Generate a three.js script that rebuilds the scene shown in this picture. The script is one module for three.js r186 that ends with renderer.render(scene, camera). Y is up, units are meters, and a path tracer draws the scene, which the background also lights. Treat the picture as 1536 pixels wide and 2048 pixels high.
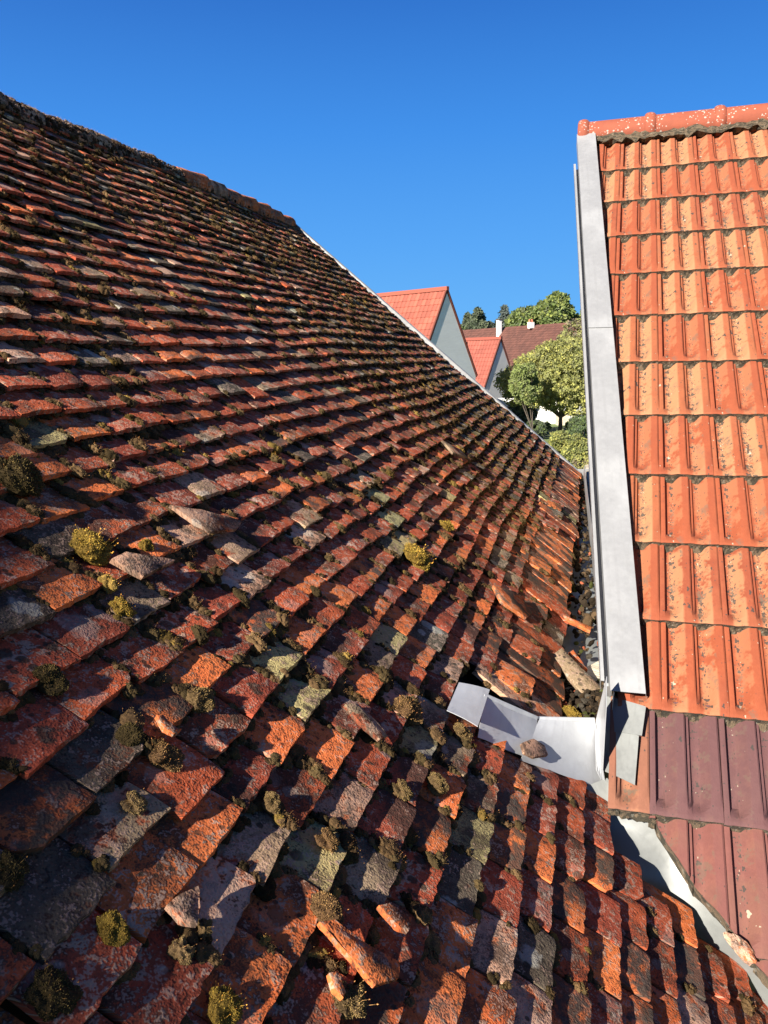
import * as THREE from 'three';
import { mergeGeometries, toCreasedNormals } from 'three/addons/utils/BufferGeometryUtils.js';

// ---------------------------------------------------------------- camera, sky, sun, exposure
const EYE = 5.3, RAD = Math.PI / 180;
const scene = new THREE.Scene();
const camera = new THREE.PerspectiveCamera(66.55, 0.75, 0.05, 900);
camera.rotation.order = 'YXZ';
camera.rotation.set(-11.364 * RAD, 0, -1.4418 * RAD);
camera.position.set(0, EYE, 0);
camera.updateMatrixWorld(true);
const EXPOSURE = 3.2;
const SUN_AZ = 220 * RAD, SUN_EL = 29.5 * RAD;                      // clockwise from the view direction
const sunDir = new THREE.Vector3(Math.sin(SUN_AZ) * Math.cos(SUN_EL), Math.sin(SUN_EL), -Math.cos(SUN_AZ) * Math.cos(SUN_EL));
const sun = new THREE.DirectionalLight(new THREE.Color(1, 0.93, 0.82), 5);
sun.position.copy(sunDir).multiplyScalar(60).add(new THREE.Vector3(2, 4, -8));
sun.target.position.set(2, 4, -8);
sun.castShadow = true; sun.shadow.radius = 1; sun.shadow.mapSize.set(4096, 4096);
Object.assign(sun.shadow.camera, { left: -30, right: 30, top: 30, bottom: -30, near: 1, far: 160 });
sun.shadow.bias = -0.0004;
scene.add(sun, sun.target);
{
  const W = 512, H = 256, data = new Float32Array(W * H * 4);
  const stops = [[0, .16, .50, .97], [7.5, .10, .39, .93], [14.7, .055, .285, .83], [24, .023, .148, .57], [32, .014, .09, .39], [50, .009, .05, .25], [90, .006, .03, .15]];
  const d = new THREE.Vector3();
  for (let j = 0; j < H; j++) for (let i = 0; i < W; i++) {
    const el = ((j + .5) / H - .5) * Math.PI, az = ((i + .5) / W - .5) * 2 * Math.PI;
    d.set(Math.cos(az) * Math.cos(el), Math.sin(el), Math.sin(az) * Math.cos(el));
    const e = Math.max(0, el / RAD); let k = 0;
    while (k < stops.length - 2 && e > stops[k + 1][0]) k++;
    const f = Math.min(1, (e - stops[k][0]) / (stops[k + 1][0] - stops[k][0]));
    const ang = Math.acos(Math.min(1, Math.max(-1, d.dot(sunDir)))) / RAD;
    const glow = .55 * Math.exp(-ang / 9) + .14 * Math.exp(-ang / 28);
    const o = (j * W + i) * 4, g = [1, .95, .86];
    for (let c = 0; c < 3; c++) data[o + c] = (stops[k][c + 1] + (stops[k + 1][c + 1] - stops[k][c + 1]) * f + glow * g[c] * 1.4) / EXPOSURE;
    data[o + 3] = 1;
  }
  const t = new THREE.DataTexture(data, W, H, THREE.RGBAFormat, THREE.FloatType);
  t.mapping = THREE.EquirectangularReflectionMapping; t.magFilter = THREE.LinearFilter; t.minFilter = THREE.LinearFilter; t.needsUpdate = true;
  scene.background = t; scene.environment = t;
}

// ---------------------------------------------------------------- random, noise, textures
let seed = 12345;
function srand(s) { seed = (s * 2654435761 + 97) >>> 0; }
function rnd() { seed = (seed + 0x6D2B79F5) >>> 0; let t = Math.imul(seed ^ (seed >>> 15), 1 | seed); t = (t + Math.imul(t ^ (t >>> 7), 61 | t)) ^ t; return ((t ^ (t >>> 14)) >>> 0) / 4294967296; }
const rr = (a, b) => a + (b - a) * rnd();
const pick = (a) => a[Math.floor(rnd() * a.length)];
function hash(x, y, z) { let h = Math.imul(x, 374761393) ^ Math.imul(y, 668265263) ^ Math.imul(z, 1274126177); h = Math.imul(h ^ (h >>> 13), 1103515245); return ((h ^ (h >>> 16)) >>> 0) / 4294967296; }
function vnoise(x, y, p, s) {                                       // value noise that repeats every p cells (p = 0: never)
  const ix = Math.floor(x), iy = Math.floor(y), fx = x - ix, fy = y - iy, u = fx * fx * (3 - 2 * fx), v = fy * fy * (3 - 2 * fy);
  const m = p ? (k) => ((k % p) + p) % p : (k) => k;
  const a = hash(m(ix), m(iy), s), b = hash(m(ix + 1), m(iy), s), c = hash(m(ix), m(iy + 1), s), d = hash(m(ix + 1), m(iy + 1), s);
  return a + (b - a) * u + (c - a) * v + (a - b - c + d) * u * v;
}
function fbm(x, y, oct, s = 0, p = 0) { let v = 0, a = .5, n = 0; for (let i = 0; i < oct; i++) { v += a * vnoise(x, y, p, s + i * 17); n += a; a *= .5; x *= 2; y *= 2; p *= 2; } return v / n; }
const TS = 1024;
function field(freq, oct, s) { const f = new Float32Array(TS * TS); for (let j = 0; j < TS; j++) for (let i = 0; i < TS; i++) f[j * TS + i] = fbm(i / TS * freq, j / TS * freq, oct, s, freq); return f; }
const FA = field(4, 4, 11), FB = field(14, 4, 23), FC = field(60, 3, 37), FD = field(256, 2, 51);
function spots(cells, rmin, rmax, share, s) {                        // round lichen dots, value 0..1 falling to the rim
  const f = new Float32Array(TS * TS), step = TS / cells; srand(s);
  for (let cy = 0; cy < cells; cy++) for (let cx = 0; cx < cells; cx++) {
    if (rnd() > share) continue;
    const x0 = (cx + rnd()) * step, y0 = (cy + rnd()) * step, r = (rmin + (rmax - rmin) * rnd() ** 2) * TS;
    for (let y = Math.floor(y0 - r * 1.4); y <= y0 + r * 1.4; y++) for (let x = Math.floor(x0 - r * 1.4); x <= x0 + r * 1.4; x++) {
      const k = (((y % TS) + TS) % TS) * TS + (((x % TS) + TS) % TS), d = Math.hypot(x - x0, y - y0) / r + (FB[k] - .5) * 1.3 + (FC[k] - .5) * .7;
      f[k] = Math.max(f[k], Math.min(1, (1 - d) * 4));
    }
  }
  return f;
}
const S1 = spots(34, .003, .010, .6, 5), S2 = spots(14, .006, .028, .35, 6), S3 = spots(9, .012, .05, .3, 7);
const enc = (v) => { v = Math.min(1, Math.max(0, v)); return Math.round(255 * (v <= .0031308 ? v * 12.92 : 1.055 * Math.pow(v, 1 / 2.4) - .055)); };
const sm = (a, b, x) => { x = Math.min(1, Math.max(0, (x - a) / (b - a))); return x * x * (3 - 2 * x); };
const shiftK = (k, dx, dy) => { const x = ((k & 1023) + dx) & 1023, y = ((k >> 10) + dy) & 1023; return y * TS + x; };
function wrapT(t) { t.wrapS = t.wrapT = THREE.RepeatWrapping; t.magFilter = THREE.LinearFilter; t.minFilter = THREE.LinearMipmapLinearFilter; t.generateMipmaps = true; t.needsUpdate = true; return t; }
function colourTex(fn, n = TS, h = n) {
  const d = new Uint8Array(n * h * 4), c = [0, 0, 0];
  for (let j = 0; j < h; j++) for (let i = 0; i < n; i++) { fn(c, i, j, j * n + i); const o = (j * n + i) * 4; d[o] = enc(c[0]); d[o + 1] = enc(c[1]); d[o + 2] = enc(c[2]); d[o + 3] = 255; }
  const t = new THREE.DataTexture(d, n, h, THREE.RGBAFormat); t.colorSpace = THREE.SRGBColorSpace; return wrapT(t);
}
function greyTex(fn, n = TS) {
  const d = new Uint8Array(n * n * 4);
  for (let k = 0; k < n * n; k++) { const v = Math.round(255 * Math.min(1, Math.max(0, fn(k, k % n, Math.floor(k / n))))); d[k * 4] = d[k * 4 + 1] = d[k * 4 + 2] = v; d[k * 4 + 3] = 255; }
  return wrapT(new THREE.DataTexture(d, n, n, THREE.RGBAFormat));
}
const mix = (c, r, g, b, a) => { c[0] += (r - c[0]) * a; c[1] += (g - c[1]) * a; c[2] += (b - c[2]) * a; };
// old clay: base colour with blotches, crusty grey or yellow lichen, white lichen rosettes and black specks
function clay(o) {
  return colourTex((c, i, j, k) => {
    const ka = shiftK(k, o.dx, o.dy), a = FA[ka], b = FB[ka], f = FC[k], d = FD[k];
    c[0] = o.base[0]; c[1] = o.base[1]; c[2] = o.base[2];
    mix(c, o.alt[0], o.alt[1], o.alt[2], sm(.40, .62, a * .6 + b * .4));
    const m = .72 + .56 * f * .6 + .34 * d * .5 + (b - .5) * .3; c[0] *= m; c[1] *= m; c[2] *= m;
    if (o.crust) { const q = sm(.5 - o.crust[3] * .30, .58 - o.crust[3] * .26, b * .55 + a * .3 + f * .25 + (d - .5) * .12); const w = .75 + .5 * d; mix(c, o.crust[0] * w, o.crust[1] * w, o.crust[2] * w, q * .92); }
    if (o.pale) { const q = sm(.62 - o.pale * .14, .68 - o.pale * .1, f * .42 + FB[shiftK(k, 300, 77)] * .42 + d * .18); mix(c, .38, .24, .17, q * .75); }
    { const q = sm(.485, .575, FB[shiftK(k, o.dy * 7, o.dx * 3)] * .45 + FA[shiftK(k, o.dx * 2, 99)] * .25 + f * .3 + (d - .5) * .22); mix(c, .042, .030, .023, q * (o.film ?? .82)); }
    { const z = .45 * f + .4 * d + .3 * FA[shiftK(k, o.dx * 5, o.dy)], q = sm(.63, .72, z); mix(c, .44, .30, .22, q * .55 * (o.fleck ?? 1)); mix(c, .035, .026, .02, sm(.47, .38, z) * .75); }
    const w = S3[shiftK(k, o.dx * 3, o.dy * 5)] * o.white; if (w > 0) mix(c, .40, .39, .33, Math.min(1, w) * (.5 + .5 * f));
    const s = Math.max(S1[shiftK(k, o.dy, o.dx)], S2[shiftK(k, o.dx, o.dy * 2)] * o.black); if (s > 0) mix(c, .035, .028, .02, Math.min(1, s) * (.25 + .6 * sm(.46, .58, a)));
    if (o.stain) { const q = sm(.56 - o.stain * .12, .66 - o.stain * .1, FB[shiftK(k, 512, 140)] * .6 + a * .25 + f * .2); mix(c, .045, .042, .035, q * .85); }
  });
}
const clayBump = greyTex((k) => .5 * FC[k] + .42 * FD[k] + .14 * FB[k] - .2 * S1[k]);
const clayMat = (o, bump = .0034) => new THREE.MeshPhysicalMaterial({ map: clay(o), bumpMap: clayBump, bumpScale: bump, roughness: 1, specularIntensity: .2, vertexColors: true });
const CLAY = {
  red: clayMat({ base: [0.409, 0.092, 0.036], alt: [0.307, 0.063, 0.029], pale: .05, white: .25, black: .8, dx: 20, dy: 400 }),
  orange: clayMat({ base: [0.576, 0.159, 0.049], alt: [0.465, 0.112, 0.036], pale: .15, white: .15, black: .6, dx: 310, dy: 40 }),
  maroon: clayMat({ base: [0.251, 0.058, 0.032], alt: [0.335, 0.071, 0.035], pale: .1, white: .4, black: 1, dx: 610, dy: 240 }),
  grey: clayMat({ base: [0.335, 0.081, 0.036], alt: [0.261, 0.063, 0.035], crust: [.24, .185, .115, .40], pale: .5, white: .6, black: 1, dx: 120, dy: 700 }),
  yellow: clayMat({ base: [0.186, 0.119, 0.051], alt: [0.149, 0.096, 0.045], crust: [.34, .29, .13, .9], white: .5, black: 1, dx: 800, dy: 520 }),
  black: clayMat({ base: [0.204, 0.063, 0.031], alt: [0.111, 0.047, 0.026], crust: [.10, .085, .06, .6], white: .7, black: 1, dx: 470, dy: 850 }),
  pale: clayMat({ base: [0.465, 0.136, 0.057], alt: [0.372, 0.096, 0.043], crust: [.42, .25, .165, .3], pale: .8, white: .6, black: .9, dx: 230, dy: 610 }),
  stained: clayMat({ base: [0.521, 0.152, 0.049], alt: [0.428, 0.103, 0.036], stain: .7, white: .15, black: .8, dx: 900, dy: 90 }),
};
const CK = Object.keys(CLAY);

// ---------------------------------------------------------------- frames, pixels, tagging
const V3 = (x, y, z) => new THREE.Vector3(x, y, z);
const rel = (x, y, zf) => V3(x, EYE + y, -zf);                       // metres right, up, forward of the eye
function frame(r, u, dist) { const n = r.clone().cross(u).normalize(), m = new THREE.Matrix4().makeBasis(r, u, n); m.setPosition(V3(0, EYE, 0).addScaledVector(n, -dist)); return m; }
const HL = 14.8 * RAD, PL = 41.2 * RAD, HR = 16.8 * RAD, PR = 40.28 * RAD, DR = 2.54;
const L = frame(V3(Math.sin(HL), 0, -Math.cos(HL)), V3(-Math.cos(HL) * Math.cos(PL), Math.sin(PL), -Math.sin(HL) * Math.cos(PL)), 1);
const R = frame(V3(Math.cos(HR), 0, Math.sin(HR)), V3(Math.sin(HR) * Math.cos(PR), Math.sin(PR), -Math.cos(HR) * Math.cos(PR)), DR);
const onL = (s, t, h = 0) => V3(s, -t, h).applyMatrix4(L), onR = (r, u, h = 0) => V3(r, u, h).applyMatrix4(R);
const Linv = L.clone().invert(), Rinv = R.clone().invert();
const T66 = Math.tan(66.55 / 2 * RAD);
const ray = (px, py) => V3((px - 768) / 1024 * T66, -(py - 1024) / 1024 * T66, -1).applyQuaternion(camera.quaternion);   // survey of the photograph, full-size pixels
const atZ = (px, py, zf) => { const d = ray(px, py); return d.multiplyScalar(zf / -d.z).add(camera.position); };
function hit(M, px, py, h = 0) { const n = V3().setFromMatrixColumn(M, 2), o = V3().setFromMatrixPosition(M).addScaledVector(n, h).sub(camera.position), d = ray(px, py); return d.multiplyScalar(o.dot(n) / d.dot(n)).add(camera.position); }
const stPx = (px, py, h = 0) => { const p = hit(L, px, py, h).applyMatrix4(Linv); return [p.x, -p.y]; };
const toPx = (p) => { const q = p.clone().project(camera); return [(q.x + 1) * 768, (1 - q.y) * 1024, q.z]; };

const used = {};
function numbered(n) { used[n] = (used[n] ?? -1) + 1; return used[n] ? n + '_' + String(used[n]).padStart(3, '0') : n; }
function tag(o, label, category, group) { o.userData.label = label; o.userData.category = category; if (group) o.userData.group = group; return o; }
function add(o, name, parent = scene) { o.name = parent === scene ? numbered(name) : name; parent.add(o); o.castShadow = o.receiveShadow = true; return o; }
function mesh(name, geo, mat, parent = scene) { return add(new THREE.Mesh(geo, mat), name, parent); }
function thing(name, label, category, pos, group) { const g = new THREE.Group(); g.position.copy(pos); tag(g, label, category, group); return add(g, name); }
function kind(o, k) { o.userData.kind = k; return o; }
// puts a child so that its own axes are the frame M (axes in world space, parents only moved, never turned)
function inFrame(o, M, base) { o.matrix.copy(M); M.decompose(o.position, o.quaternion, o.scale); o.position.sub(base); return o; }
function polyGeo(verts, faces, uvs) { const g = new THREE.BufferGeometry(); const p = [], u = []; for (const f of faces) for (const i of f) { p.push(verts[i].x, verts[i].y, verts[i].z); if (uvs) u.push(...uvs[i]); } g.setAttribute('position', new THREE.Float32BufferAttribute(p, 3)); g.setAttribute('uv', new THREE.Float32BufferAttribute(uvs ? u : new Array(p.length / 3 * 2).fill(0), 2)); g.computeVertexNormals(); return g; }
function tint(g, r, gr = r, b = r) { const n = g.attributes.position.count, a = new Float32Array(n * 3); for (let i = 0; i < n; i++) { a[i * 3] = r; a[i * 3 + 1] = gr; a[i * 3 + 2] = b; } g.setAttribute('color', new THREE.BufferAttribute(a, 3)); return g; }
// a thick sheet: points of a grid f(u,v) -> Vector3 with thickness along n(u,v)
function sheet(f, nu, nv, thick, uvScale = [1, 1]) {
  const P = [], N = [];
  for (let j = 0; j <= nv; j++) for (let i = 0; i <= nu; i++) P.push(f(i / nu, j / nv));
  const id = (i, j) => j * (nu + 1) + i;
  for (let j = 0; j <= nv; j++) for (let i = 0; i <= nu; i++) {
    const a = P[id(Math.min(nu, i + 1), j)].clone().sub(P[id(Math.max(0, i - 1), j)]), b = P[id(i, Math.min(nv, j + 1))].clone().sub(P[id(i, Math.max(0, j - 1))]);
    N.push(a.cross(b).normalize());
  }
  const Q = P.map((p, k) => p.clone().addScaledVector(N[k], -thick)), all = [...P, ...Q], o = P.length, F = [], uv = [];
  for (let j = 0; j <= nv; j++) for (let i = 0; i <= nu; i++) uv.push([i / nu * uvScale[0], j / nv * uvScale[1]]);
  uv.push(...uv.map((q) => [...q]));
  const quad = (a, b, c, d) => F.push([a, b, c], [a, c, d]);
  for (let j = 0; j < nv; j++) for (let i = 0; i < nu; i++) { quad(id(i, j), id(i + 1, j), id(i + 1, j + 1), id(i, j + 1)); quad(o + id(i, j), o + id(i, j + 1), o + id(i + 1, j + 1), o + id(i + 1, j)); }
  for (let i = 0; i < nu; i++) { quad(id(i, 0), o + id(i, 0), o + id(i + 1, 0), id(i + 1, 0)); quad(id(i, nv), id(i + 1, nv), o + id(i + 1, nv), o + id(i, nv)); }
  for (let j = 0; j < nv; j++) { quad(id(0, j), id(0, j + 1), o + id(0, j + 1), o + id(0, j)); quad(id(nu, j), o + id(nu, j), o + id(nu, j + 1), id(nu, j + 1)); }
  return toCreasedNormals(polyGeo(all, F, uv), .6);
}
const lerp3 = (a, b, t) => a.clone().lerp(b, t);
const bilinear = (a, b, c, d) => (u, v) => lerp3(lerp3(a, b, u), lerp3(d, c, u), v);        // a b along the first edge, d c along the opposite one

// ---------------------------------------------------------------- other materials
const zincTex = colourTex((c, i, j, k) => { const q = FB[k] * .5 + FA[k] * .3 + FC[k] * .25, m = .86 + .26 * (q - .5) + .06 * (FD[k] - .5); c[0] = .235 * m; c[1] = .238 * m; c[2] = .245 * m; const s = S1[shiftK(k, 90, 10)]; if (s > 0 && FA[k] > .55) mix(c, .2, .2, .2, s * .5); const w = sm(.5, .7, FA[shiftK(k, 400, 300)]); mix(c, .275, .28, .285, w * .4); const str = sm(.6, .8, FC[(k & 1023) + ((k >> 14) << 10)]); mix(c, .17, .172, .175, str * .25); });
const zincRough = greyTex((k) => .42 + .25 * (FB[k] - .5) + .2 * (FC[k] - .5));
const ZINC = new THREE.MeshStandardMaterial({ map: zincTex, metalness: .12, roughness: 1, roughnessMap: zincRough });
const zincBump = greyTex((k) => .75 * FA[k] + .25 * FB[k]); ZINC.bumpMap = zincBump; ZINC.bumpScale = .007;
const ZINC_LIT = new THREE.MeshStandardMaterial({ map: zincTex, color: new THREE.Color(1.55, 1.57, 1.6), metalness: .1, roughness: 1, roughnessMap: zincRough, bumpMap: zincBump, bumpScale: .007 });  // same zinc with a lightened colour; stronger sunlight painted into apron and plate
const ZINC_OLD_DIMMED = new THREE.MeshStandardMaterial({ map: zincTex, color: new THREE.Color(.72, .74, .7), metalness: .15, roughness: 1, roughnessMap: zincRough });  // aged gutter zinc; the darkened colour also dims sun glare on the valley
const MORTAR = new THREE.MeshStandardMaterial({ map: colourTex((c, i, j, k) => { const m = .6 + .5 * FC[k] + .4 * FD[k]; c[0] = .085 * m; c[1] = .060 * m; c[2] = .036 * m; mix(c, .028, .023, .014, sm(.48, .58, FC[k])); mix(c, .2, .19, .16, S1[k] * .35); }), bumpMap: clayBump, bumpScale: .006, roughness: 1 });
const RENDER = new THREE.MeshStandardMaterial({ map: colourTex((c, i, j, k) => { const m = .75 + .4 * FC[k] + .25 * FD[k]; c[0] = .42 * m; c[1] = .36 * m; c[2] = .27 * m; mix(c, .22, .19, .14, sm(.5, .64, FB[k]) * .7); }), bumpMap: clayBump, bumpScale: .01, roughness: 1 });
const WHITE = new THREE.MeshStandardMaterial({ color: new THREE.Color(.74, .73, .70), roughness: .9 });
const PLASTER = new THREE.MeshStandardMaterial({ map: colourTex((c, i, j, k) => { const m = .93 + .1 * (FB[k] - .5) + .1 * (FC[k] - .5); c[0] = .74 * m; c[1] = .72 * m; c[2] = .67 * m; }), roughness: .95 });
const TIMBER = new THREE.MeshStandardMaterial({ color: new THREE.Color(.05, .038, .03), roughness: 1 });
const SOIL = new THREE.MeshStandardMaterial({ map: colourTex((c, i, j, k) => { const m = .4 + .8 * FC[k] + .3 * FD[k]; c[0] = .05 * m; c[1] = .038 * m; c[2] = .026 * m; mix(c, .03, .035, .012, sm(.52, .6, FB[k])); }), bumpMap: clayBump, bumpScale: .012, roughness: 1 });

// ---------------------------------------------------------------- ground
{
  const grassTex = colourTex((c, i, j, k) => { const m = .5 + .7 * FC[k] + .3 * FD[k]; c[0] = .085 * m; c[1] = .125 * m; c[2] = .03 * m; mix(c, .14, .12, .06, sm(.5, .7, FA[k]) * .5); });
  grassTex.repeat.set(300, 300);
  const g = mesh('ground', new THREE.PlaneGeometry(1600, 1600).rotateX(-Math.PI / 2), new THREE.MeshStandardMaterial({ map: grassTex, roughness: 1 }));
  kind(g, 'structure'); g.userData.label = 'green lawn and garden ground seen between the two roofs';
}

// ---------------------------------------------------------------- the old barn with the mossy plain-tile roof
const S_END = 8.40, T_RIDGE = -3.36, COURSE = .1045, T0 = .607, TW = .17, EAVE_T = .79, LOWER_T = 1.85;
const barnBase = V3(0.6, 0, -5);
const barn = thing('old_barn', 'long old building under a steep plain-tile roof covered with moss and lichen', 'building', barnBase);
const wave = (s, t) => (fbm(s * .7 + 3, t * .7 + 9, 2, 401) - .5) * .05 + (fbm(s * 2.3, t * 2.6, 2, 433) - .5) * .022;
const bend = (s, t) => (fbm(s * .9 + 40, t * 1.3, 2, 467) - .5) * .06 + (fbm(s * 5 + 7, t * 9, 1, 491) - .5) * .014;
const barnRoof = (() => {
  // roof boards below the tiles, the far slope, both with thickness
  const slab = (a, b, c, d) => sheet(bilinear(a, b, c, d), 1, 1, .05);
  const H = -.115, apex = (s) => V3(s, -T_RIDGE + .03, H + .02);
  const back = (s, l) => { const a = apex(s).applyMatrix4(L), u = V3().setFromMatrixColumn(L, 1), hx = V3(-u.x, 0, -u.z).normalize(); return a.addScaledVector(hx, -l * Math.cos(PL)).add(V3(0, -l * Math.sin(PL), 0)).applyMatrix4(Linv); };
  const g = mergeGeometries([
    slab(V3(-4.2, -EAVE_T + .03, H), V3(S_END - .02, -EAVE_T + .03, H), apex(S_END - .02), apex(-4.2)),
    slab(V3(-1.5, -LOWER_T, H), V3(2.05, -LOWER_T, H), V3(2.05, -EAVE_T + .028, H), V3(-1.5, -EAVE_T + .028, H)),
    slab(V3(2.052, -1.06, H), V3(2.36, -1.0, H), V3(2.36, -EAVE_T + .026, H), V3(2.052, -EAVE_T + .026, H)),
    slab(apex(-4.2), apex(S_END - .02), back(S_END - .02, 4.3), back(-4.2, 4.3)),
  ]);
  const m = mesh('roof', g, TIMBER, barn); return inFrame(m, L, barnBase);
})();
{ // walls under the eaves, closed at the gable
  const w = (a, b, top0, top1) => sheet(bilinear(V3(a.x, 0, a.z), V3(b.x, 0, b.z), V3(b.x, top1, b.z), V3(a.x, top0, a.z)), 1, 1, .3).translate(-barnBase.x, 0, -barnBase.z);
  const e0 = onL(2.3, EAVE_T - .12, -.2), e1 = onL(S_END - .08, EAVE_T - .12, -.2), k0 = onL(-1.4, 1.4, -.2), k1 = onL(2.0, 1.4, -.2);
  const ap = onL(S_END - .08, T_RIDGE + .1, -.2), bk = onL(S_END - .08, EAVE_T - .12, -.2), dir = V3(ap.x - e1.x, 0, ap.z - e1.z), far = ap.clone().add(dir); far.y = e1.y;
  const gable = polyGeo([V3(e1.x, 0, e1.z), e1, ap, far, V3(far.x, 0, far.z)].map((p) => p.sub(V3(barnBase.x, 0, barnBase.z))), [[0, 1, 2], [0, 2, 3], [0, 3, 4], [2, 1, 0], [3, 2, 0], [4, 3, 0]], [[0, 0], [0, 1], [.5, 2], [1, 1], [1, 0]]);
  mesh('wall', w(e0, e1, e0.y, e1.y), RENDER, barn); mesh('wall', w(k0, k1, k0.y, k1.y), RENDER, barn); mesh('gable_wall', gable, RENDER, barn);
}
// plain tiles: rough slabs, 17 cm wide, a few hand-made shapes
function plainTile(s, len = .165, nx = 10, ny = 4, th = .0145) {
  srand(s); const w = TW - .004 - rnd() * .006, P = [], UV = [], ou = rnd(), ov = rnd(), camber = rr(-.003, .004), twist = rr(-.004, .004), chipL = rnd() < .1 ? rr(.006, .026) : 0, chipR = rnd() < .13 ? rr(.006, .026) : 0, q = rnd() * 100, skew = rr(-.004, .004);
  for (let j = 0; j <= ny; j++) for (let i = 0; i <= nx; i++) {
    const u = i / nx, v = j / ny; let x = (u - .5) * w, y = v * len;
    const jag = (fbm(u * 9 + q, 3.3, 3, 71) - .5) * .016 * (1 - v) ** 3;
    y += jag + (u - .5) * skew * (1 - v);
    if (u < .5 && chipL) y += Math.max(0, chipL - u * w) * (1 - v) ** 2; if (u > .5 && chipR) y += Math.max(0, chipR - (1 - u) * w) * (1 - v) ** 2;
    x += (fbm(v * 5 + q, 8.1, 2, 72) - .5) * .005 * (i === 0 || i === nx ? 1 : 0);
    let z = camber * (1 - 4 * (u - .5) ** 2) + twist * (u - .5) * 2 * (1 - v) + (fbm(u * 6 + q, v * 5, 3, 73) - .5) * (.0028 + .002 * (1 - v) ** 4);
    if (j === 0) z -= .0018; if (i === 0 || i === nx) z -= .0015;
    P.push(V3(x, y, z)); UV.push([x / .8 + ou, y / .8 + ov]);
  }
  const id = (i, j) => j * (nx + 1) + i, F = [], n = P.length;
  const rim = []; for (let j = ny; j >= 0; j--) rim.push(id(0, j)); for (let i = 1; i <= nx; i++) rim.push(id(i, 0)); for (let j = 1; j <= ny; j++) rim.push(id(nx, j));
  for (const k of rim) { const p = P[k]; P.push(V3(p.x * .99, p.y + rr(-.001, .002), -th * rr(.85, 1.1))); UV.push([UV[k][0], UV[k][1] - .02]); }
  for (let j = 0; j < ny; j++) for (let i = 0; i < nx; i++) F.push([id(i, j), id(i + 1, j), id(i + 1, j + 1)], [id(i, j), id(i + 1, j + 1), id(i, j + 1)]);
  for (let k = 0; k < rim.length - 1; k++) F.push([rim[k], n + k, n + k + 1], [rim[k], n + k + 1, rim[k + 1]]);
  return tint(toCreasedNormals(polyGeo(P, F, UV), .75), 1);
}
const tints = [[1, 1, 1], [.86, .84, .84], [1.1, 1.06, 1], [.94, .98, 1], [1.03, .95, .93], [.76, .74, .74]];
const tileShapes = [], eaveShapes = [];
for (let i = 0; i < 30; i++) { const g = plainTile(100 + i); tileShapes.push(tint(g, ...tints[i % tints.length])); }
for (let i = 0; i < 8; i++) eaveShapes.push(tint(plainTile(200 + i, .35, 8, 6, .02), ...tints[i % 4]));
const lowTile = []; for (let i = 0; i < 16; i++) lowTile.push(tint(plainTile(300 + i, .15, 6, 2), ...tints[i % tints.length]));
const tileSpots = [];
const edgeOf = (s) => (s > 2.40 ? EAVE_T : s > 2.1 ? 1.04 : LOWER_T);
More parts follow.
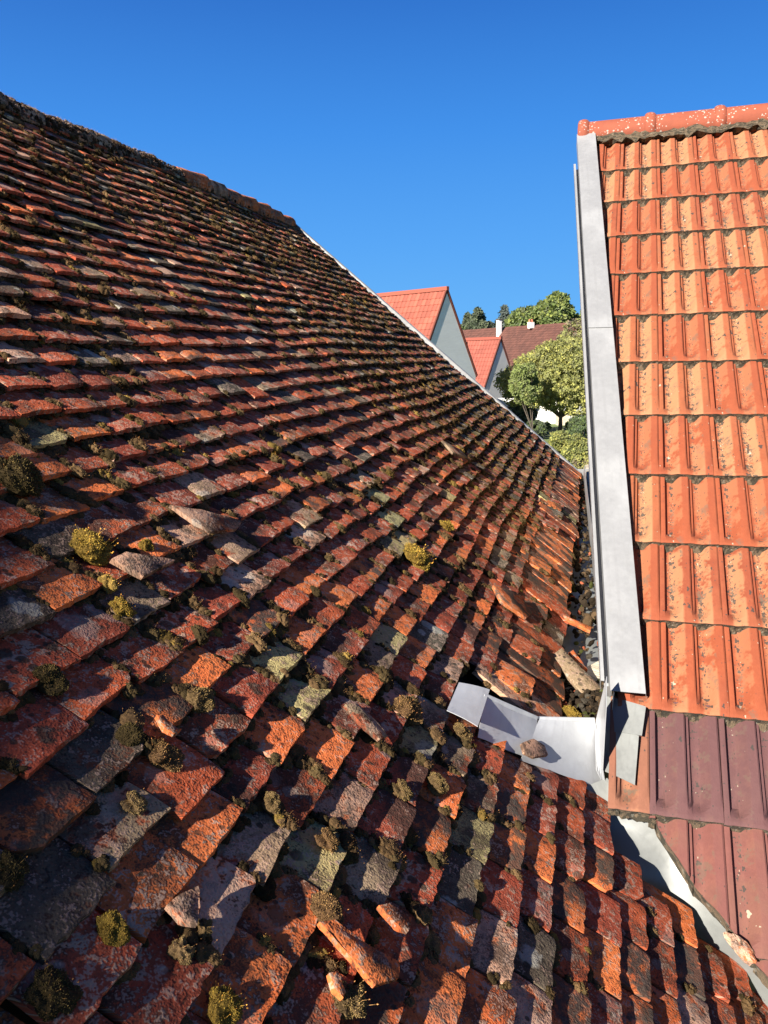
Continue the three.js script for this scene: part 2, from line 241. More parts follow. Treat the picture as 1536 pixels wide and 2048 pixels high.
{
  srand(77);
  for (let k = -12; k < 40; k++) {
    const t = T0 - COURSE * k, eave = k === 1;
    if (t < T_RIDGE + .1) break;
    const shift = (k & 1 ? .5 : 0) * TW + rr(-.02, .02);
    for (let s = -.7 + shift; s < S_END - .04; s += TW + rr(-.003, .004)) {
      const drop = s > 2.13 ? 1.05 : LOWER_T;
      let tt = t, isEave = false;
      if (s > 2.41 && k <= 0) { if (k === 0) { tt = EAVE_T; isEave = true; } else if (k === -1 && rnd() < .45) tt = .615 + rr(-.02, .05); else continue; }
      else if (t > drop) continue;
      const loose = k === -1 && s > 2.41;
      if (loose && (s < 2.56 || rnd() < .5)) continue;
      if (!isEave && !loose && t > .45 && s > 2.215 + (t - .55) * .44 && s < 2.47) continue;               // room for the zinc strip and apron
      if (isEave && s < 2.44) continue;
      const p = { s, t: tt + bend(s, tt) * (isEave ? .6 : 1) + (isEave ? rr(-.02, .016) : rr(-.006, .006)), eave: isEave, h: wave(s, tt) * (isEave ? .5 : 1) - (isEave ? rr(-.003, .009) : loose ? -.012 : .012), yaw: rr(-.02, .02) + (rnd() < .08 ? rr(-.09, .09) : 0), roll: rr(-.02, .02), tilt: isEave ? rr(.045, .08) : rr(.2, .29) + (rnd() < .2 ? rr(.02, .08) : 0), g: rnd(), m: rnd(), drop: rnd() };
      if (!isEave && rnd() < .03) p.t += rr(.015, .05);                              // a slipped one
      const w = onL(p.s, p.t), [x, y, z] = toPx(w), dist = w.distanceTo(camera.position);
      p.seen = x > -60 && x < 1596 && y > 0 && y < 2110 && z < 1 && w.z < -.2; p.size = p.seen ? 1 / (dist * dist) * Math.max(.05, camera.position.clone().sub(w).normalize().dot(V3().setFromMatrixColumn(L, 2))) : 0;
      if (!p.seen && (x < -500 || x > 2100 || y > 2800 || w.z > -.15) && s < 3) continue;
      // which kind of surface: greyer towards the top left, orange and stained near the eave and the valley
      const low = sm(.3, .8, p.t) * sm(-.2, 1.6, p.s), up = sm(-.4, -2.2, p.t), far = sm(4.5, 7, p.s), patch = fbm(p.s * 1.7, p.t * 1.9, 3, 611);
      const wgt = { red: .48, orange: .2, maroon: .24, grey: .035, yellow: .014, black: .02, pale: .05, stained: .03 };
      wgt.stained += .4 * low; wgt.orange += .12 * low; wgt.grey += .10 * up + .2 * Math.max(0, patch - .55); wgt.orange *= 1 - .7 * Math.max(far, up * .6); wgt.maroon += .45 * far + .2 * up; wgt.pale += .12 * far; wgt.black += .5 * far + .1 * up + .35 * Math.max(0, patch - .6); wgt.maroon += .1 * (1 - low); wgt.pale += .1 * up; wgt.yellow += .2 * Math.max(0, .36 - patch);  // darker tile colours at the far and upper slope stand for deep shadow
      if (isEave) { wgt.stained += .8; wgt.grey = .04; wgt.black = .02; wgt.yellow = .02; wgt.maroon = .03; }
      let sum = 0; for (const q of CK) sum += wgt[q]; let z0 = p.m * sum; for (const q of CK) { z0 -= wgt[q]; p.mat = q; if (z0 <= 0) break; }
      tileSpots.push(p);
    }
  }
}
{
  // the tiles whose crust stands out in the photograph
  for (const [px, py, m] of [[657, 1640, 'yellow'], [640, 1380, 'yellow'], [565, 1285, 'yellow'], [950, 1690, 'yellow'], [838, 1440, 'yellow'], [130, 1060, 'black'], [70, 1200, 'black'], [210, 1165, 'grey'], [300, 1610, 'grey'], [275, 1530, 'black'], [530, 1650, 'grey'], [730, 1600, 'pale'], [700, 1710, 'grey'], [60, 1860, 'black'], [350, 1320, 'orange'], [610, 1235, 'orange'], [450, 1650, 'orange'], [640, 1480, 'orange'], [775, 1230, 'orange'], [1060, 1880, 'black'], [1080, 1960, 'pale'], [890, 1480, 'grey']]) {
    const [s, t] = stPx(px, py); let best = null, bd = 1; for (const p of tileSpots) { const d = Math.hypot(p.s - s, p.t - .05 - t); if (d < bd && !p.eave) { bd = d; best = p; } } if (best) best.mat = m;
  }
  const order = tileSpots.filter((p) => p.size > 0).sort((a, b) => b.size - a.size), near = new Set(order.slice(0, 300));
  const e = new THREE.Euler(), q = new THREE.Quaternion(), one = V3(1, 1, 1);
  const poseOf = (p) => { q.setFromEuler(e.set(-p.tilt, p.roll, p.yaw, 'ZYX')); return [V3(p.s, -p.t, p.h), q.clone()]; };
  const bins = {}, stuffPos = [];
  for (const p of tileSpots) {
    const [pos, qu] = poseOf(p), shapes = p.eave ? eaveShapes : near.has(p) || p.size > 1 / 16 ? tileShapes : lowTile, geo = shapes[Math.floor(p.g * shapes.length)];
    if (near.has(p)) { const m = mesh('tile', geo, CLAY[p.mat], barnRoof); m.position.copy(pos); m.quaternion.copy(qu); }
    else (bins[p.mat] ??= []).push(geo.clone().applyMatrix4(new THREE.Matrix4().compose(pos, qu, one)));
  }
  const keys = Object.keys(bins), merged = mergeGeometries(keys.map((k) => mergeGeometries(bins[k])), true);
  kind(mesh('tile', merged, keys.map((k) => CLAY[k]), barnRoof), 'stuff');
}
{ // added unseen block behind the viewpoint, sized to shade the lower left roof
  const T1 = onL(1.54, -1.0).addScaledVector(sunDir, 6.2), T2 = onL(.64, .17).addScaledVector(sunDir, 7.7); T2.y = T1.y;
  const mid = T1.clone().add(T2).multiplyScalar(.5), d = T2.clone().sub(T1), w = d.length(), turn = Math.atan2(-d.z, d.x), back = V3(d.z, 0, -d.x).normalize(); if (back.dot(V3().setFromMatrixColumn(L, 1)) < 0) back.negate();
  mid.addScaledVector(back, .3);
  const p = mid.clone().setY(mid.y - 1.6), c = thing('shade_blocker', 'unseen brick block added behind the viewpoint to shade the lower left roof', 'chimney', p), brick = new THREE.MeshStandardMaterial({ map: clay({ base: [.34, .12, .08], alt: [.28, .1, .07], white: .2, black: .5, dx: 70, dy: 30 }), bumpMap: clayBump, bumpScale: .005, roughness: .95 });
  const box = (n, bw, h, bd, y, m = brick) => { const b = mesh(n, new THREE.BoxGeometry(bw, h, bd), m, c); b.position.y = y; b.rotation.y = turn; return b; };
  box('blocker_body', w - .1, 1.6, .5, .70); box('blocker_top', w, .1, .6, 1.55);
}
// ridge: half-round tiles bedded in mortar
{
  srand(501);
  const shape = (i) => { const g = new THREE.CylinderGeometry(.085 + .006 * (i % 3), .098, .40, 14, 4, false, 0, Math.PI * 2); const p = g.attributes.position; for (let k = 0; k < p.count; k++) { const f = 1 + (fbm(p.getX(k) * 20 + i * 7, p.getY(k) * 18 + p.getZ(k) * 20, 2, 811) - .5) * .12; p.setX(k, p.getX(k) * f); p.setZ(k, p.getZ(k) * f); } g.computeVertexNormals(); const uv = g.attributes.uv; for (let k = 0; k < uv.count; k++) uv.setXY(k, uv.getX(k) * .8 + i * .13, uv.getY(k) * .5); return tint(g.rotateZ(-Math.PI / 2), 1); };
  const shapes = [0, 1, 2, 3].map(shape);
  let n = 0;
  for (let s = S_END - .2; s > -1.2; s -= .34, n++) {
    const fresh = s > 6.1, m = mesh('ridge_tile', shapes[n % 4], CLAY[fresh ? pick(['orange', 'orange', 'pale']) : pick(['grey', 'black', 'grey'])], barnRoof);
    m.position.set(s, -T_RIDGE - .015, (fresh ? -.055 : -.085) + rr(-.008, .008) + wave(s, T_RIDGE)); m.rotation.set(rr(-.1, .1), rr(-.05, .05) - .06, rr(-.03, .03));
  }
  const bed = sheet((u, v) => { const s = -1.2 + u * (S_END + 1.1), a = (v - .5) * 2.2; return V3(s, -T_RIDGE - .02 + Math.sin(a) * .115 - .02, Math.cos(a) * .06 - .10 + (fbm(s * 9, v * 5, 3, 901) - .5) * .06 + wave(s, T_RIDGE)); }, 160, 8, .03, [12, .4]);
  mesh('mortar', bed, MORTAR, barnRoof);
}
// zinc rake trim at the far gable end
{
  const f = (v) => -LOWER_T * 0 - (T_RIDGE - .05) + ((-EAVE_T + .0) - -(T_RIDGE - .05)) * v;
  const g = mergeGeometries([
    sheet((u, v) => V3(S_END - .012 + u * .024, f(v), .0 + .006 * u), 2, 24, .004, [.1, 4]),
    sheet((u, v) => V3(S_END + .014, f(v), -.14 + .145 * u), 2, 24, .004, [.1, 4]),
  ]);
  const m = mesh('rake_trim', g, ZINC, barnRoof); m.userData.label = 'thin pale zinc strip along the far sloping edge';
}

// ---------------------------------------------------------------- the neighbouring house with the orange interlocking-tile roof
const houseBase = V3(1.6, 0, -3.8);
const house = thing('neighbour_house', 'house with a bright orange interlocking-tile roof and zinc edge on the right', 'house', houseBase);
const capL = (u) => -.307 + .0823 * (5.016 - u);
const roofR = (() => {
  const H = -.085, ap = (r) => V3(r, 5.12, H - .02), slab = (a, b, c, d) => sheet(bilinear(a, b, c, d), 1, 1, .05);
  const back = (r, l) => { const a = ap(r).applyMatrix4(R), u = V3().setFromMatrixColumn(R, 1), hx = V3(u.x, 0, u.z).normalize(); return a.addScaledVector(hx, l * Math.cos(PR)).add(V3(0, -l * Math.sin(PR), 0)).applyMatrix4(Rinv); };
  const g = mergeGeometries([slab(V3(.05, 1.2, H), V3(3.2, 1.2, H), ap(3.2), ap(-.27)), slab(V3(.05, .9, H), V3(3.2, .9, H), V3(3.2, 1.198, H), V3(.05, 1.198, H)), slab(V3(.48, .45, H), V3(3.2, .0, H), V3(3.2, .898, H), V3(.2, .898, H)), slab(ap(-.2), ap(3.2), back(3.2, 4.2), back(.9, 4.2))]);
  return inFrame(mesh('roof', g, TIMBER, house), R, houseBase);
})();
const RW = .2085, RL = .345;
// cross-section of an interlocking tile: narrow lip, pan, rib, groove, pan, rib
const PROFILE = [[0, -.014], [.014, -.005], [.05, -.003], [.088, -.005], [.098, -.024], [.125, -.031], [.225, -.032], [.26, -.028], [.365, -.004], [.39, 0], [.505, 0], [.525, -.003], [.538, -.016], [.582, -.017], [.594, -.029], [.62, -.032], [.705, -.032], [.74, -.028], [.835, -.004], [.86, 0], [.975, 0], [.995, -.004]];
const prof = (x) => { let k = 0; while (k < PROFILE.length - 2 && x > PROFILE[k + 1][0]) k++; const a = PROFILE[k], b = PROFILE[k + 1]; return a[1] + (b[1] - a[1]) * Math.min(1, Math.max(0, (x - a[0]) / (b[0] - a[0]))); };
function ribTile(s, x0 = 0, x1 = 1, yMin = null, width = RW) {
  srand(s); const q = rnd() * 50, xs = [x0, ...PROFILE.map((p) => p[0]).filter((x) => x > x0 + .01 && x < x1 - .01), x1], ys = [0, .004, .014, .026, .042, .06, .10, .18, .27, .385];
  const P = [], UV = [], nx = xs.length - 1, ny = ys.length - 1, id = (i, j) => j * (nx + 1) + i;
  for (let j = 0; j <= ny; j++) for (let i = 0; i <= nx; i++) {
    const x = xs[i]; let y = ys[j]; const lo = yMin ? yMin(x) : 0; y = lo + (y) * (1 - lo / .385);
    const foot = lo > .001 ? 0 : 1 - sm(.016, .05, y), flare = lo > .001 ? 0 : 1 - sm(.02, .09, y);
    const zs = prof(x), around = Math.max(zs, prof(Math.min(1, x + .05 * flare)), prof(Math.max(0, x - .05 * flare)));
    let z = zs + (around - zs) * flare * .8; z += (-.0055 - z) * foot * .86;
    if (j === 0) z -= .0022; z += (fbm(x * 6 + q, y * 14, 2, 77) - .5) * .0016 - y * .058;
    P.push(V3(x * width, y + (j < 2 ? (fbm(x * 7 + q, 2, 2, 78) - .5) * .005 : 0), z)); UV.push([x, y / RL]);
  }
  const F = [], G = []; for (let j = 0; j < ny; j++) for (let i = 0; i < nx; i++) F.push([id(i, j), id(i + 1, j), id(i + 1, j + 1)], [id(i, j), id(i + 1, j + 1), id(i, j + 1)]);
  const n0 = P.length; for (let j = 0; j <= ny; j++) for (const i of [0, nx]) { const p = P[id(i, j)]; P.push(V3(p.x, p.y, p.z - .016)); UV.push([...UV[id(i, j)]]); }
  for (let j = 0; j < ny; j++) { const a = n0 + j * 2, b = a + 2; F.push([id(0, j), id(0, j + 1), b], [id(0, j), b, a], [id(nx, j), a + 1, b + 1], [id(nx, j), b + 1, id(nx, j + 1)]); }
  const body = toCreasedNormals(polyGeo(P, F, UV), .55);
  const SK = [], SU = [], SF = []; for (let i = 0; i <= nx; i++) { const p = P[id(i, 0)]; SK.push(V3(p.x, p.y, p.z), V3(p.x, p.y + .001, p.z - .006), V3(p.x, p.y + rr(-.003, .003), p.z - .028), V3(p.x, p.y - .012 + (fbm(p.x * 90 + q, q, 3, 79) - .5) * .03, p.z - .046));  for (let k = 0; k < 4; k++) SU.push([p.x * 1.5 + q, k * .02 + q]); }
  for (let i = 0; i < nx; i++) for (let k = 0; k < 3; k++) { const a = i * 4 + k, b = a + 4; SF.push([a, a + 1, b + 1], [a, b + 1, b]); }
  const skirt = toCreasedNormals(polyGeo(SK, SF, SU), .7);
  return mergeGeometries([body, skirt], true);
}
// surfaces of one tile: orange clay, buff efflorescence beside the ribs, grey-black lichen specks thick in the pans, a few white rosettes
function ribClay(o) {
  const W = 512, Hh = 768; srand(o.s); const specks = [];
  for (let k = 0; k < o.specks; k++) { const pan = rnd() < .8, x = pan ? pick([.17, .2, .64, .68]) + rr(-.035, .07) : rnd(), y = rnd() ** .8; specks.push([x, y, rr(.003, .0095) + (rnd() < .1 ? rr(.005, .022) : 0), rnd() < .07]); }
  const f = new Float32Array(W * Hh), wh = new Float32Array(W * Hh);
  for (const [x, y, r, white] of specks) { const cx = x * W, cy = y * Hh, R0 = r * W, ph = rnd() * 6, el = rr(.7, 1.5); for (let j = Math.max(0, Math.floor(cy - R0 * 2.4)); j < Math.min(Hh, cy + R0 * 2.4); j++) for (let i = Math.max(0, Math.floor(cx - R0 * 2.4)); i < Math.min(W, cx + R0 * 2.4); i++) { const kk = (j * 2 & 1023) * TS + (i * 2 & 1023), a = Math.atan2(j - cy, i - cx), d = Math.hypot((i - cx) * el, (j - cy) / el) / R0 + .35 * Math.sin(a * 3 + ph) + (FB[kk] - .5) * 1.2; const v = Math.min(1, Math.max(0, (1.25 - d) * 8)), t = white ? wh : f; t[j * W + i] = Math.max(t[j * W + i], v); } }
  return colourTex((c, i, j, k) => {
    const kk = ((j + o.s * 91) & 1023) * TS + ((i + o.s * 57) & 1023), x = i / W, a = FA[kk], b = FB[kk], g = FC[kk], d = FD[kk];
    c[0] = o.base[0]; c[1] = o.base[1]; c[2] = o.base[2]; const m = .84 + .2 * b + .14 * g + .06 * d; c[0] *= m; c[1] *= m; c[2] *= m;
    mix(c, o.alt[0], o.alt[1], o.alt[2], sm(.45, .7, a) * .6);
    const side = Math.max(sm(.14, .2, x) * (1 - sm(.37, .42, x)), sm(.60, .66, x) * (1 - sm(.84, .88, x)));
    const q = sm(.55 - o.buff * .22, .70 - o.buff * .2, b * .45 + a * .35 + g * .2 + side * .10); mix(c, .285, .132, .060, q * .85 * Math.min(1, o.buff * 1.4) * (.08 + .92 * side));
    mix(c, .30, .27, .2, wh[k] * .8); mix(c, .026, .022, .018, f[k] * .9);
    const soot = sm(.60, .72, FB[shiftK(kk, 210, 640)] * .7 + g * .35) * side; mix(c, .08, .06, .04, soot * .8 * o.dirt);
  }, W, Hh);
}
const ribBump = greyTex((k) => .5 * FB[k] + .3 * FC[k] + .2 * FD[k], TS);
const ribMat = (o) => new THREE.MeshStandardMaterial({ map: ribClay(o), bumpMap: ribBump, bumpScale: .0015, roughness: .85 });
const ORANGES = [
  { s: 1, base: [0.184, 0.037, 0.010], alt: [0.163, 0.031, 0.010], buff: 0.48, specks: 240, dirt: .6 }, { s: 2, base: [0.188, 0.047, 0.014], alt: [0.168, 0.035, 0.010], buff: 1.20, specks: 460, dirt: .6 },
  { s: 3, base: [0.163, 0.033, 0.010], alt: [0.184, 0.044, 0.014], buff: 0.60, specks: 380, dirt: 1 }, { s: 4, base: [0.194, 0.050, 0.016], alt: [0.184, 0.057, 0.022], buff: 0.96, specks: 300, dirt: .5 },
  { s: 5, base: [0.184, 0.041, 0.012], alt: [0.188, 0.052, 0.019], buff: 0.84, specks: 560, dirt: .8 }, { s: 6, base: [0.188, 0.039, 0.011], alt: [0.173, 0.035, 0.011], buff: 0.30, specks: 170, dirt: .6 },
].map(ribMat);
const BROWNS = [
  { s: 11, base: [0.110, 0.035, 0.028], alt: [0.116, 0.047, 0.033], buff: .05, specks: 120, dirt: .6 }, { s: 12, base: [0.073, 0.028, 0.028], alt: [0.079, 0.033, 0.032], buff: .03, specks: 90, dirt: .4 },
  { s: 13, base: [0.146, 0.054, 0.029], alt: [0.160, 0.064, 0.033], buff: .25, specks: 140, dirt: 1 },
].map(ribMat);
const ribShapes = [21, 22, 23, 24].map((s) => ribTile(s));
{
  srand(900);
  const put = (geo, mat, r, u) => { const m = mesh('tile', geo, [mat, MORTAR], roofR); m.position.set(r, u, rr(-.002, .002)); m.rotation.z = rr(-.006, .006); return m; };
  const OFF = [0, -.004, .002, -.003, .001, 0, 0, 0, -.004, .003, 0];
  for (let k = 0; k < 11; k++) {
    const u = 1.19 + RL * k + (k === 10 ? .0 : 0);
    for (let j = -3; j < 9; j++) {
      const r = .17 + RW * j + OFF[k] + .0, edge = capL(u + .17) + .115 + [.012, .03, .02, .015, .018, .02, .008, .025, .02, .016, .02][k] - .09;
      if (r + RW < edge + .02) continue;
      const cut = r < edge ? (edge - r) / RW : 0;
      put(cut > 0 ? ribTile(700 + k * 20 + j, cut, 1) : ribShapes[(k * 5 + j * 3 + 30) % 4], ORANGES[Math.floor(hash(k + 3, j + 9, 4) * 6)], r, u);
    }
  }
  // two older brown courses, then the cut along the valley
  const cutU = (r) => (r < .155 ? .84 : r < .23 ? .83 - (r - .155) / .075 * .13 : .70 - (r - .23) * 1.19);
  const MB = [[2, 1, 2, 0, 0], [0, 0, 1, 2, 0], [2, 0, 1, 0, 0]];
  for (let k = 0; k < 3; k++) for (let j = -1; j < 9; j++) {
    const u = .845 - RL * k, r = .1325 + .211 * j, yMin = (x) => Math.max(0, cutU(r + x * .211) - u);
    if (k === 0 && j === -1) { put(ribTile(950, .42, 1, null, .211), BROWNS[2], r, u); continue; }
    if (k > 0 && yMin(1) > .33) continue;
    const cutTile = k > 0 && yMin(0) > .001;
    put(cutTile ? ribTile(960 + k * 10 + j, yMin(0) > .36 ? .3 : 0, 1, (x) => Math.min(.37, yMin(x)), .211) : ribTile(980 + j, 0, 1, null, .211), BROWNS[j <= 0 && k === 0 ? 1 : MB[k][Math.min(4, Math.max(0, j))]], r, u);
  }
}
// ridge tiles, mortar, zinc verge
{
  srand(905);
  const body = (r0, r1, len) => { const g = new THREE.CylinderGeometry(r1, r0, len, 20, 1, false); return g.rotateZ(-Math.PI / 2); };
  const a = body(.084, .084, .405), b = new THREE.LatheGeometry([[.082, -.034], [.092, -.03], [.0985, -.02], [.101, -.004], [.101, .008], [.097, .022], [.0865, .034], [.082, .036]].map(([x, y]) => new THREE.Vector2(x, y)), 28).rotateZ(-Math.PI / 2).translate(-.185, 0, 0), c = new THREE.TorusGeometry(.094, .012, 8, 24).rotateY(Math.PI / 2).translate(-.155, 0, 0), c2 = c.clone().translate(-.06, 0, 0);
  const d = new THREE.TorusGeometry(.085, .006, 6, 24).rotateY(Math.PI / 2).translate(-.12, 0, 0);
  const g = mergeGeometries([a, b]); { const p = g.attributes.position, uv = g.attributes.uv; for (let k = 0; k < p.count; k++) uv.setXY(k, p.getX(k) * 1.2 + .3, Math.atan2(p.getY(k), p.getZ(k)) * .12); }
  const mat = new THREE.MeshStandardMaterial({ map: colourTex((cc, i, j, k) => { const m = .8 + .3 * FB[k] + .15 * FC[k]; cc[0] = .19 * m; cc[1] = .044 * m; cc[2] = .02 * m; mix(cc, .3, .29, .25, S1[shiftK(k, 77, 20)] * (FA[k] > .44 ? .85 : 0)); mix(cc, .3, .29, .25, S1[k] * (FA[k] > .48 ? .8 : 0)); }), bumpMap: ribBump, bumpScale: .001, roughness: .85 });
  for (let i = 0; i < 7; i++) { const m = mesh('ridge_tile', g, mat, roofR); m.position.set(-.085 + i * .402, 5.09, -.012 + rr(-.004, .004)); m.rotation.x = i * .4 % .9; }
  const bed = sheet((u, v) => { const r = -.2 + u * 3.3; return V3(r, 5.03 - v * .03 + (fbm(r * 14, 3, 3, 931) - .5) * .03 * v, -.016 - v * .022 + (fbm(r * 22, v * 4, 3, 933) - .5) * .014); }, 120, 5, .05, [4, .2]);
  mesh('mortar', bed, MORTAR, roofR);
  const cap = (u0, u1, h, dx) => mergeGeometries([
    sheet((x, v) => { const u = u1 + (u0 - u1) * v; return V3(capL(u) + dx + x * .113, u, h + (fbm(u * 3, x * 2, 2, 941) - .5) * .004); }, 3, 26, .002, [.12, 2]),
    sheet((x, v) => { const u = u1 + (u0 - u1) * v; return V3(capL(u) + dx + .113 + x * .004, u, h - .001 - x * .03); }, 1, 26, .0015, [.03, 2]),
    sheet((x, v) => { const u = u1 + (u0 - u1) * v; return V3(capL(u) + dx - .004 + .004 * x, u, h - .001 - .07 * (1 - x)); }, 1, 26, .0015, [.06, 2])]);
  mesh('verge_cap', cap(5.03, 3.12, .036, 0), ZINC, roofR); mesh('verge_cap', cap(3.17, 1.225, .031, 0.001), ZINC, roofR);
  const drip = mergeGeometries([
    sheet((x, v) => { const u = 1.27 + (4.72 - 1.27) * v; return V3(capL(u) - .029 + x * .013, u, .008); }, 1, 30, .002, [.02, 3]),
    sheet((x, v) => { const u = 1.27 + (4.72 - 1.27) * v; return V3(capL(u) - .029, u, -.075 + x * .083); }, 1, 30, .0015, [.08, 3]),
    sheet((x, v) => { const u = 1.27 + (4.72 - 1.27) * v; return V3(capL(u) - .017 + x * .03, u, -.03); }, 1, 30, .0015, [.03, 3])]);
  mesh('verge_drip_edge', drip, ZINC, roofR);
}
// rendered gable wall of the orange house along the gutter
const wallX = (z) => .80 + .24 * (z - 2.55);
{
  const nR = V3().setFromMatrixColumn(R, 2), top = (x, z) => EYE + (-DR - .10 - nR.x * x - nR.z * -z) / nR.y;
  const prof2 = (z) => (z < 4.9 ? top(wallX(z), z) : EYE - 1.25);
  const n = 26, P = [], F = [], UV = [];
  for (let i = 0; i <= n; i++) { const z = 2.46 + (8.6 - 2.46) * i / n, x = wallX(z), y = prof2(z); for (const [dx, yy] of [[0, 0], [0, y], [.25, y], [.25, 0]]) { P.push(V3(x + dx - houseBase.x, yy, -z - houseBase.z)); UV.push([z * .8, yy * .8]); } }
  for (let i = 0; i < n; i++) for (let k = 0; k < 4; k++) { const a = i * 4 + k, b = i * 4 + (k + 1) % 4; F.push([a, b, b + 4], [a, b + 4, a + 4]); }
  F.push([0, 2, 1], [0, 3, 2]);
  const front = sheet(bilinear(V3(wallX(2.46), 0, -2.46), V3(wallX(2.46) + 3.2, 0, -1.5), V3(wallX(2.46) + 3.2, 3.9, -1.5), V3(wallX(2.46), 3.9, -2.46)), 1, 1, .2).translate(-houseBase.x, 0, -houseBase.z);
  mesh('wall', mergeGeometries([toCreasedNormals(polyGeo(P, F, UV), .5)]), RENDER, house);
}

// ---------------------------------------------------------------- gutter between the roofs, zinc flashings
const eaveX = (z) => .677 + .2635 * (z - 2.797);
{
  const g = thing('box_gutter', 'narrow zinc gutter full of moss and debris between the old roof and the orange house', 'gutter', rel(.75, -1.38, 2.6));
  const b = g.position, loc = (x, y, z) => rel(x, y, z).sub(b);
  mesh('gutter_floor', sheet((u, v) => { const z = 2.5 + 5.7 * v; return loc(eaveX(z) - .12 + u * (wallX(z) - eaveX(z) + .12), -1.40, z); }, 2, 20, .004, [.3, 6]), ZINC_OLD_DIMMED, g);
  mesh('gutter_side', sheet((u, v) => { const z = 2.5 + 5.7 * v; return loc(eaveX(z) - .115, -1.40 + u * .09, z); }, 1, 20, .004, [.1, 6]), ZINC_OLD_DIMMED, g);
  const up = sheet((u, v) => { const z = 2.44 + 5.6 * v, bul = (fbm(z * 2.2, 1.5, 2, 951) - .4) * .05; return loc(wallX(z) - .012 - Math.sin(u * 2.4) * (.018 + bul * .5) * (1 - u * .4), -1.39 + u * (.20 + bul * 1.4) + (1 - v) ** 8 * .07 * u, z); }, 6, 60, .002, [.2, 6]);
  mesh('upstand', up, ZINC, g);
  mesh('end_plate', sheet(bilinear(loc(eaveX(8.15) - .1, -1.40, 8.15), loc(wallX(8.15) + .1, -1.40, 8.15), loc(wallX(8.15) + .1, -1.23, 8.15), loc(eaveX(8.15) - .1, -1.23, 8.15)), 1, 1, .004), ZINC, g);
}
{
  const P = (px, py, h) => hit(L, px, py, h), base = onL(2.4, .7);
  const f = thing('zinc_apron', 'sheet of folded zinc flashing at the foot of the gutter between both roofs', 'flashing', base), loc = (p) => p.clone().sub(base);
  const A = atZ(1078, 1441, 2.36), C = P(1209, 1580, -.012), hB = atZ(1190, 1443, 2.43);
  mesh('apron_sheet', sheet((u, v) => { const p = bilinear(A, hB, C, P(1040, 1520, -.022))(u, v); p.y += (fbm(u * 3, v * 3, 2, 961) - .5) * .008; return loc(p); }, 10, 10, .0015, [.35, .3]), ZINC_LIT, f);
  mesh('apron_lip', sheet((u, v) => loc(lerp3(A, hB, u).add(V3(0, .012 * Math.sin(v * 3.1), -.012 * v))), 10, 3, .002, [.3, .02]), ZINC_LIT, f);
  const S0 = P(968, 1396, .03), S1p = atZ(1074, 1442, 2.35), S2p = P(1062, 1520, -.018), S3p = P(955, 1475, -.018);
  mesh('joint_strip', sheet((u, v) => loc(bilinear(S0, S1p, S2p, S3p)(u, v).add(V3(0, .002 * Math.sin(u * 9), 0))), 8, 6, .0015, [.3, .2]), ZINC_LIT, f);
  mesh('joint_lip', sheet((u, v) => loc(lerp3(S0, S1p, u).add(V3(.01 * v, .012 * Math.sin(v * 3.1), -.014 * v))), 8, 3, .0015, [.3, .02]), ZINC_LIT, f);
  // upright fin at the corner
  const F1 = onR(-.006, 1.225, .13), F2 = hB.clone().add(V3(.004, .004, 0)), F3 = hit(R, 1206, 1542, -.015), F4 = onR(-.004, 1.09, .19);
  mesh('corner_fin', sheet((u, v) => { const p = bilinear(F2, F1, F4, F3)(u, v); return loc(p); }, 4, 6, .0018, [.1, .2]), ZINC_LIT, f);
  mesh('corner_fold', sheet((u, v) => loc(bilinear(hB, P(1193, 1540, .03), P(1212, 1578, .0), F3)(u, v)), 2, 4, .0015, [.05, .2]), ZINC_LIT, f);
}
{
  const q = (px, py, h) => hit(R, px, py, h), base = onR(.05, 1.05);
  const t = thing('flashing_patch', 'two overlapping grey zinc patches on the brown tiles, half shaded by the fin', 'flashing', base), loc = (p) => p.clone().sub(base);
  mesh('patch_sheet', sheet((u, v) => loc(bilinear(q(1214, 1393, -.03), q(1292, 1414, .012), q(1284, 1472, .012), q(1211, 1463, -.03))(u, v).addScaledVector(V3().setFromMatrixColumn(R, 2), .006 * Math.sin(u * 3))), 6, 4, .0018, [.2, .15]), ZINC_OLD_DIMMED, t);
  mesh('patch_sheet', sheet((u, v) => loc(bilinear(q(1209, 1456, -.036), q(1278, 1472, .008), q(1270, 1571, .008), q(1204, 1541, -.036))(u, v).addScaledVector(V3().setFromMatrixColumn(R, 2), .006 * Math.sin(u * 3))), 6, 6, .0018, [.2, .25]), ZINC_OLD_DIMMED, t);
}
{
  const c = [[920, 1363, .006], [979, 1380, .034], [955, 1454, .034], [896, 1419, .006]].map(([x, y, h]) => hit(L, x, y, h)), base = c[0].clone();
  const m = mesh('zinc_square', sheet((u, v) => bilinear(...c)(u, v).addScaledVector(V3().setFromMatrixColumn(L, 2), .003 * Math.sin(u * 3) - .006 * (1 - u)).sub(base), 5, 5, .0018, [.12, .2]), ZINC_LIT);
  m.position.copy(base); tag(m, 'small square zinc plate slipped between the old tiles, left of the flashing', 'flashing');
}
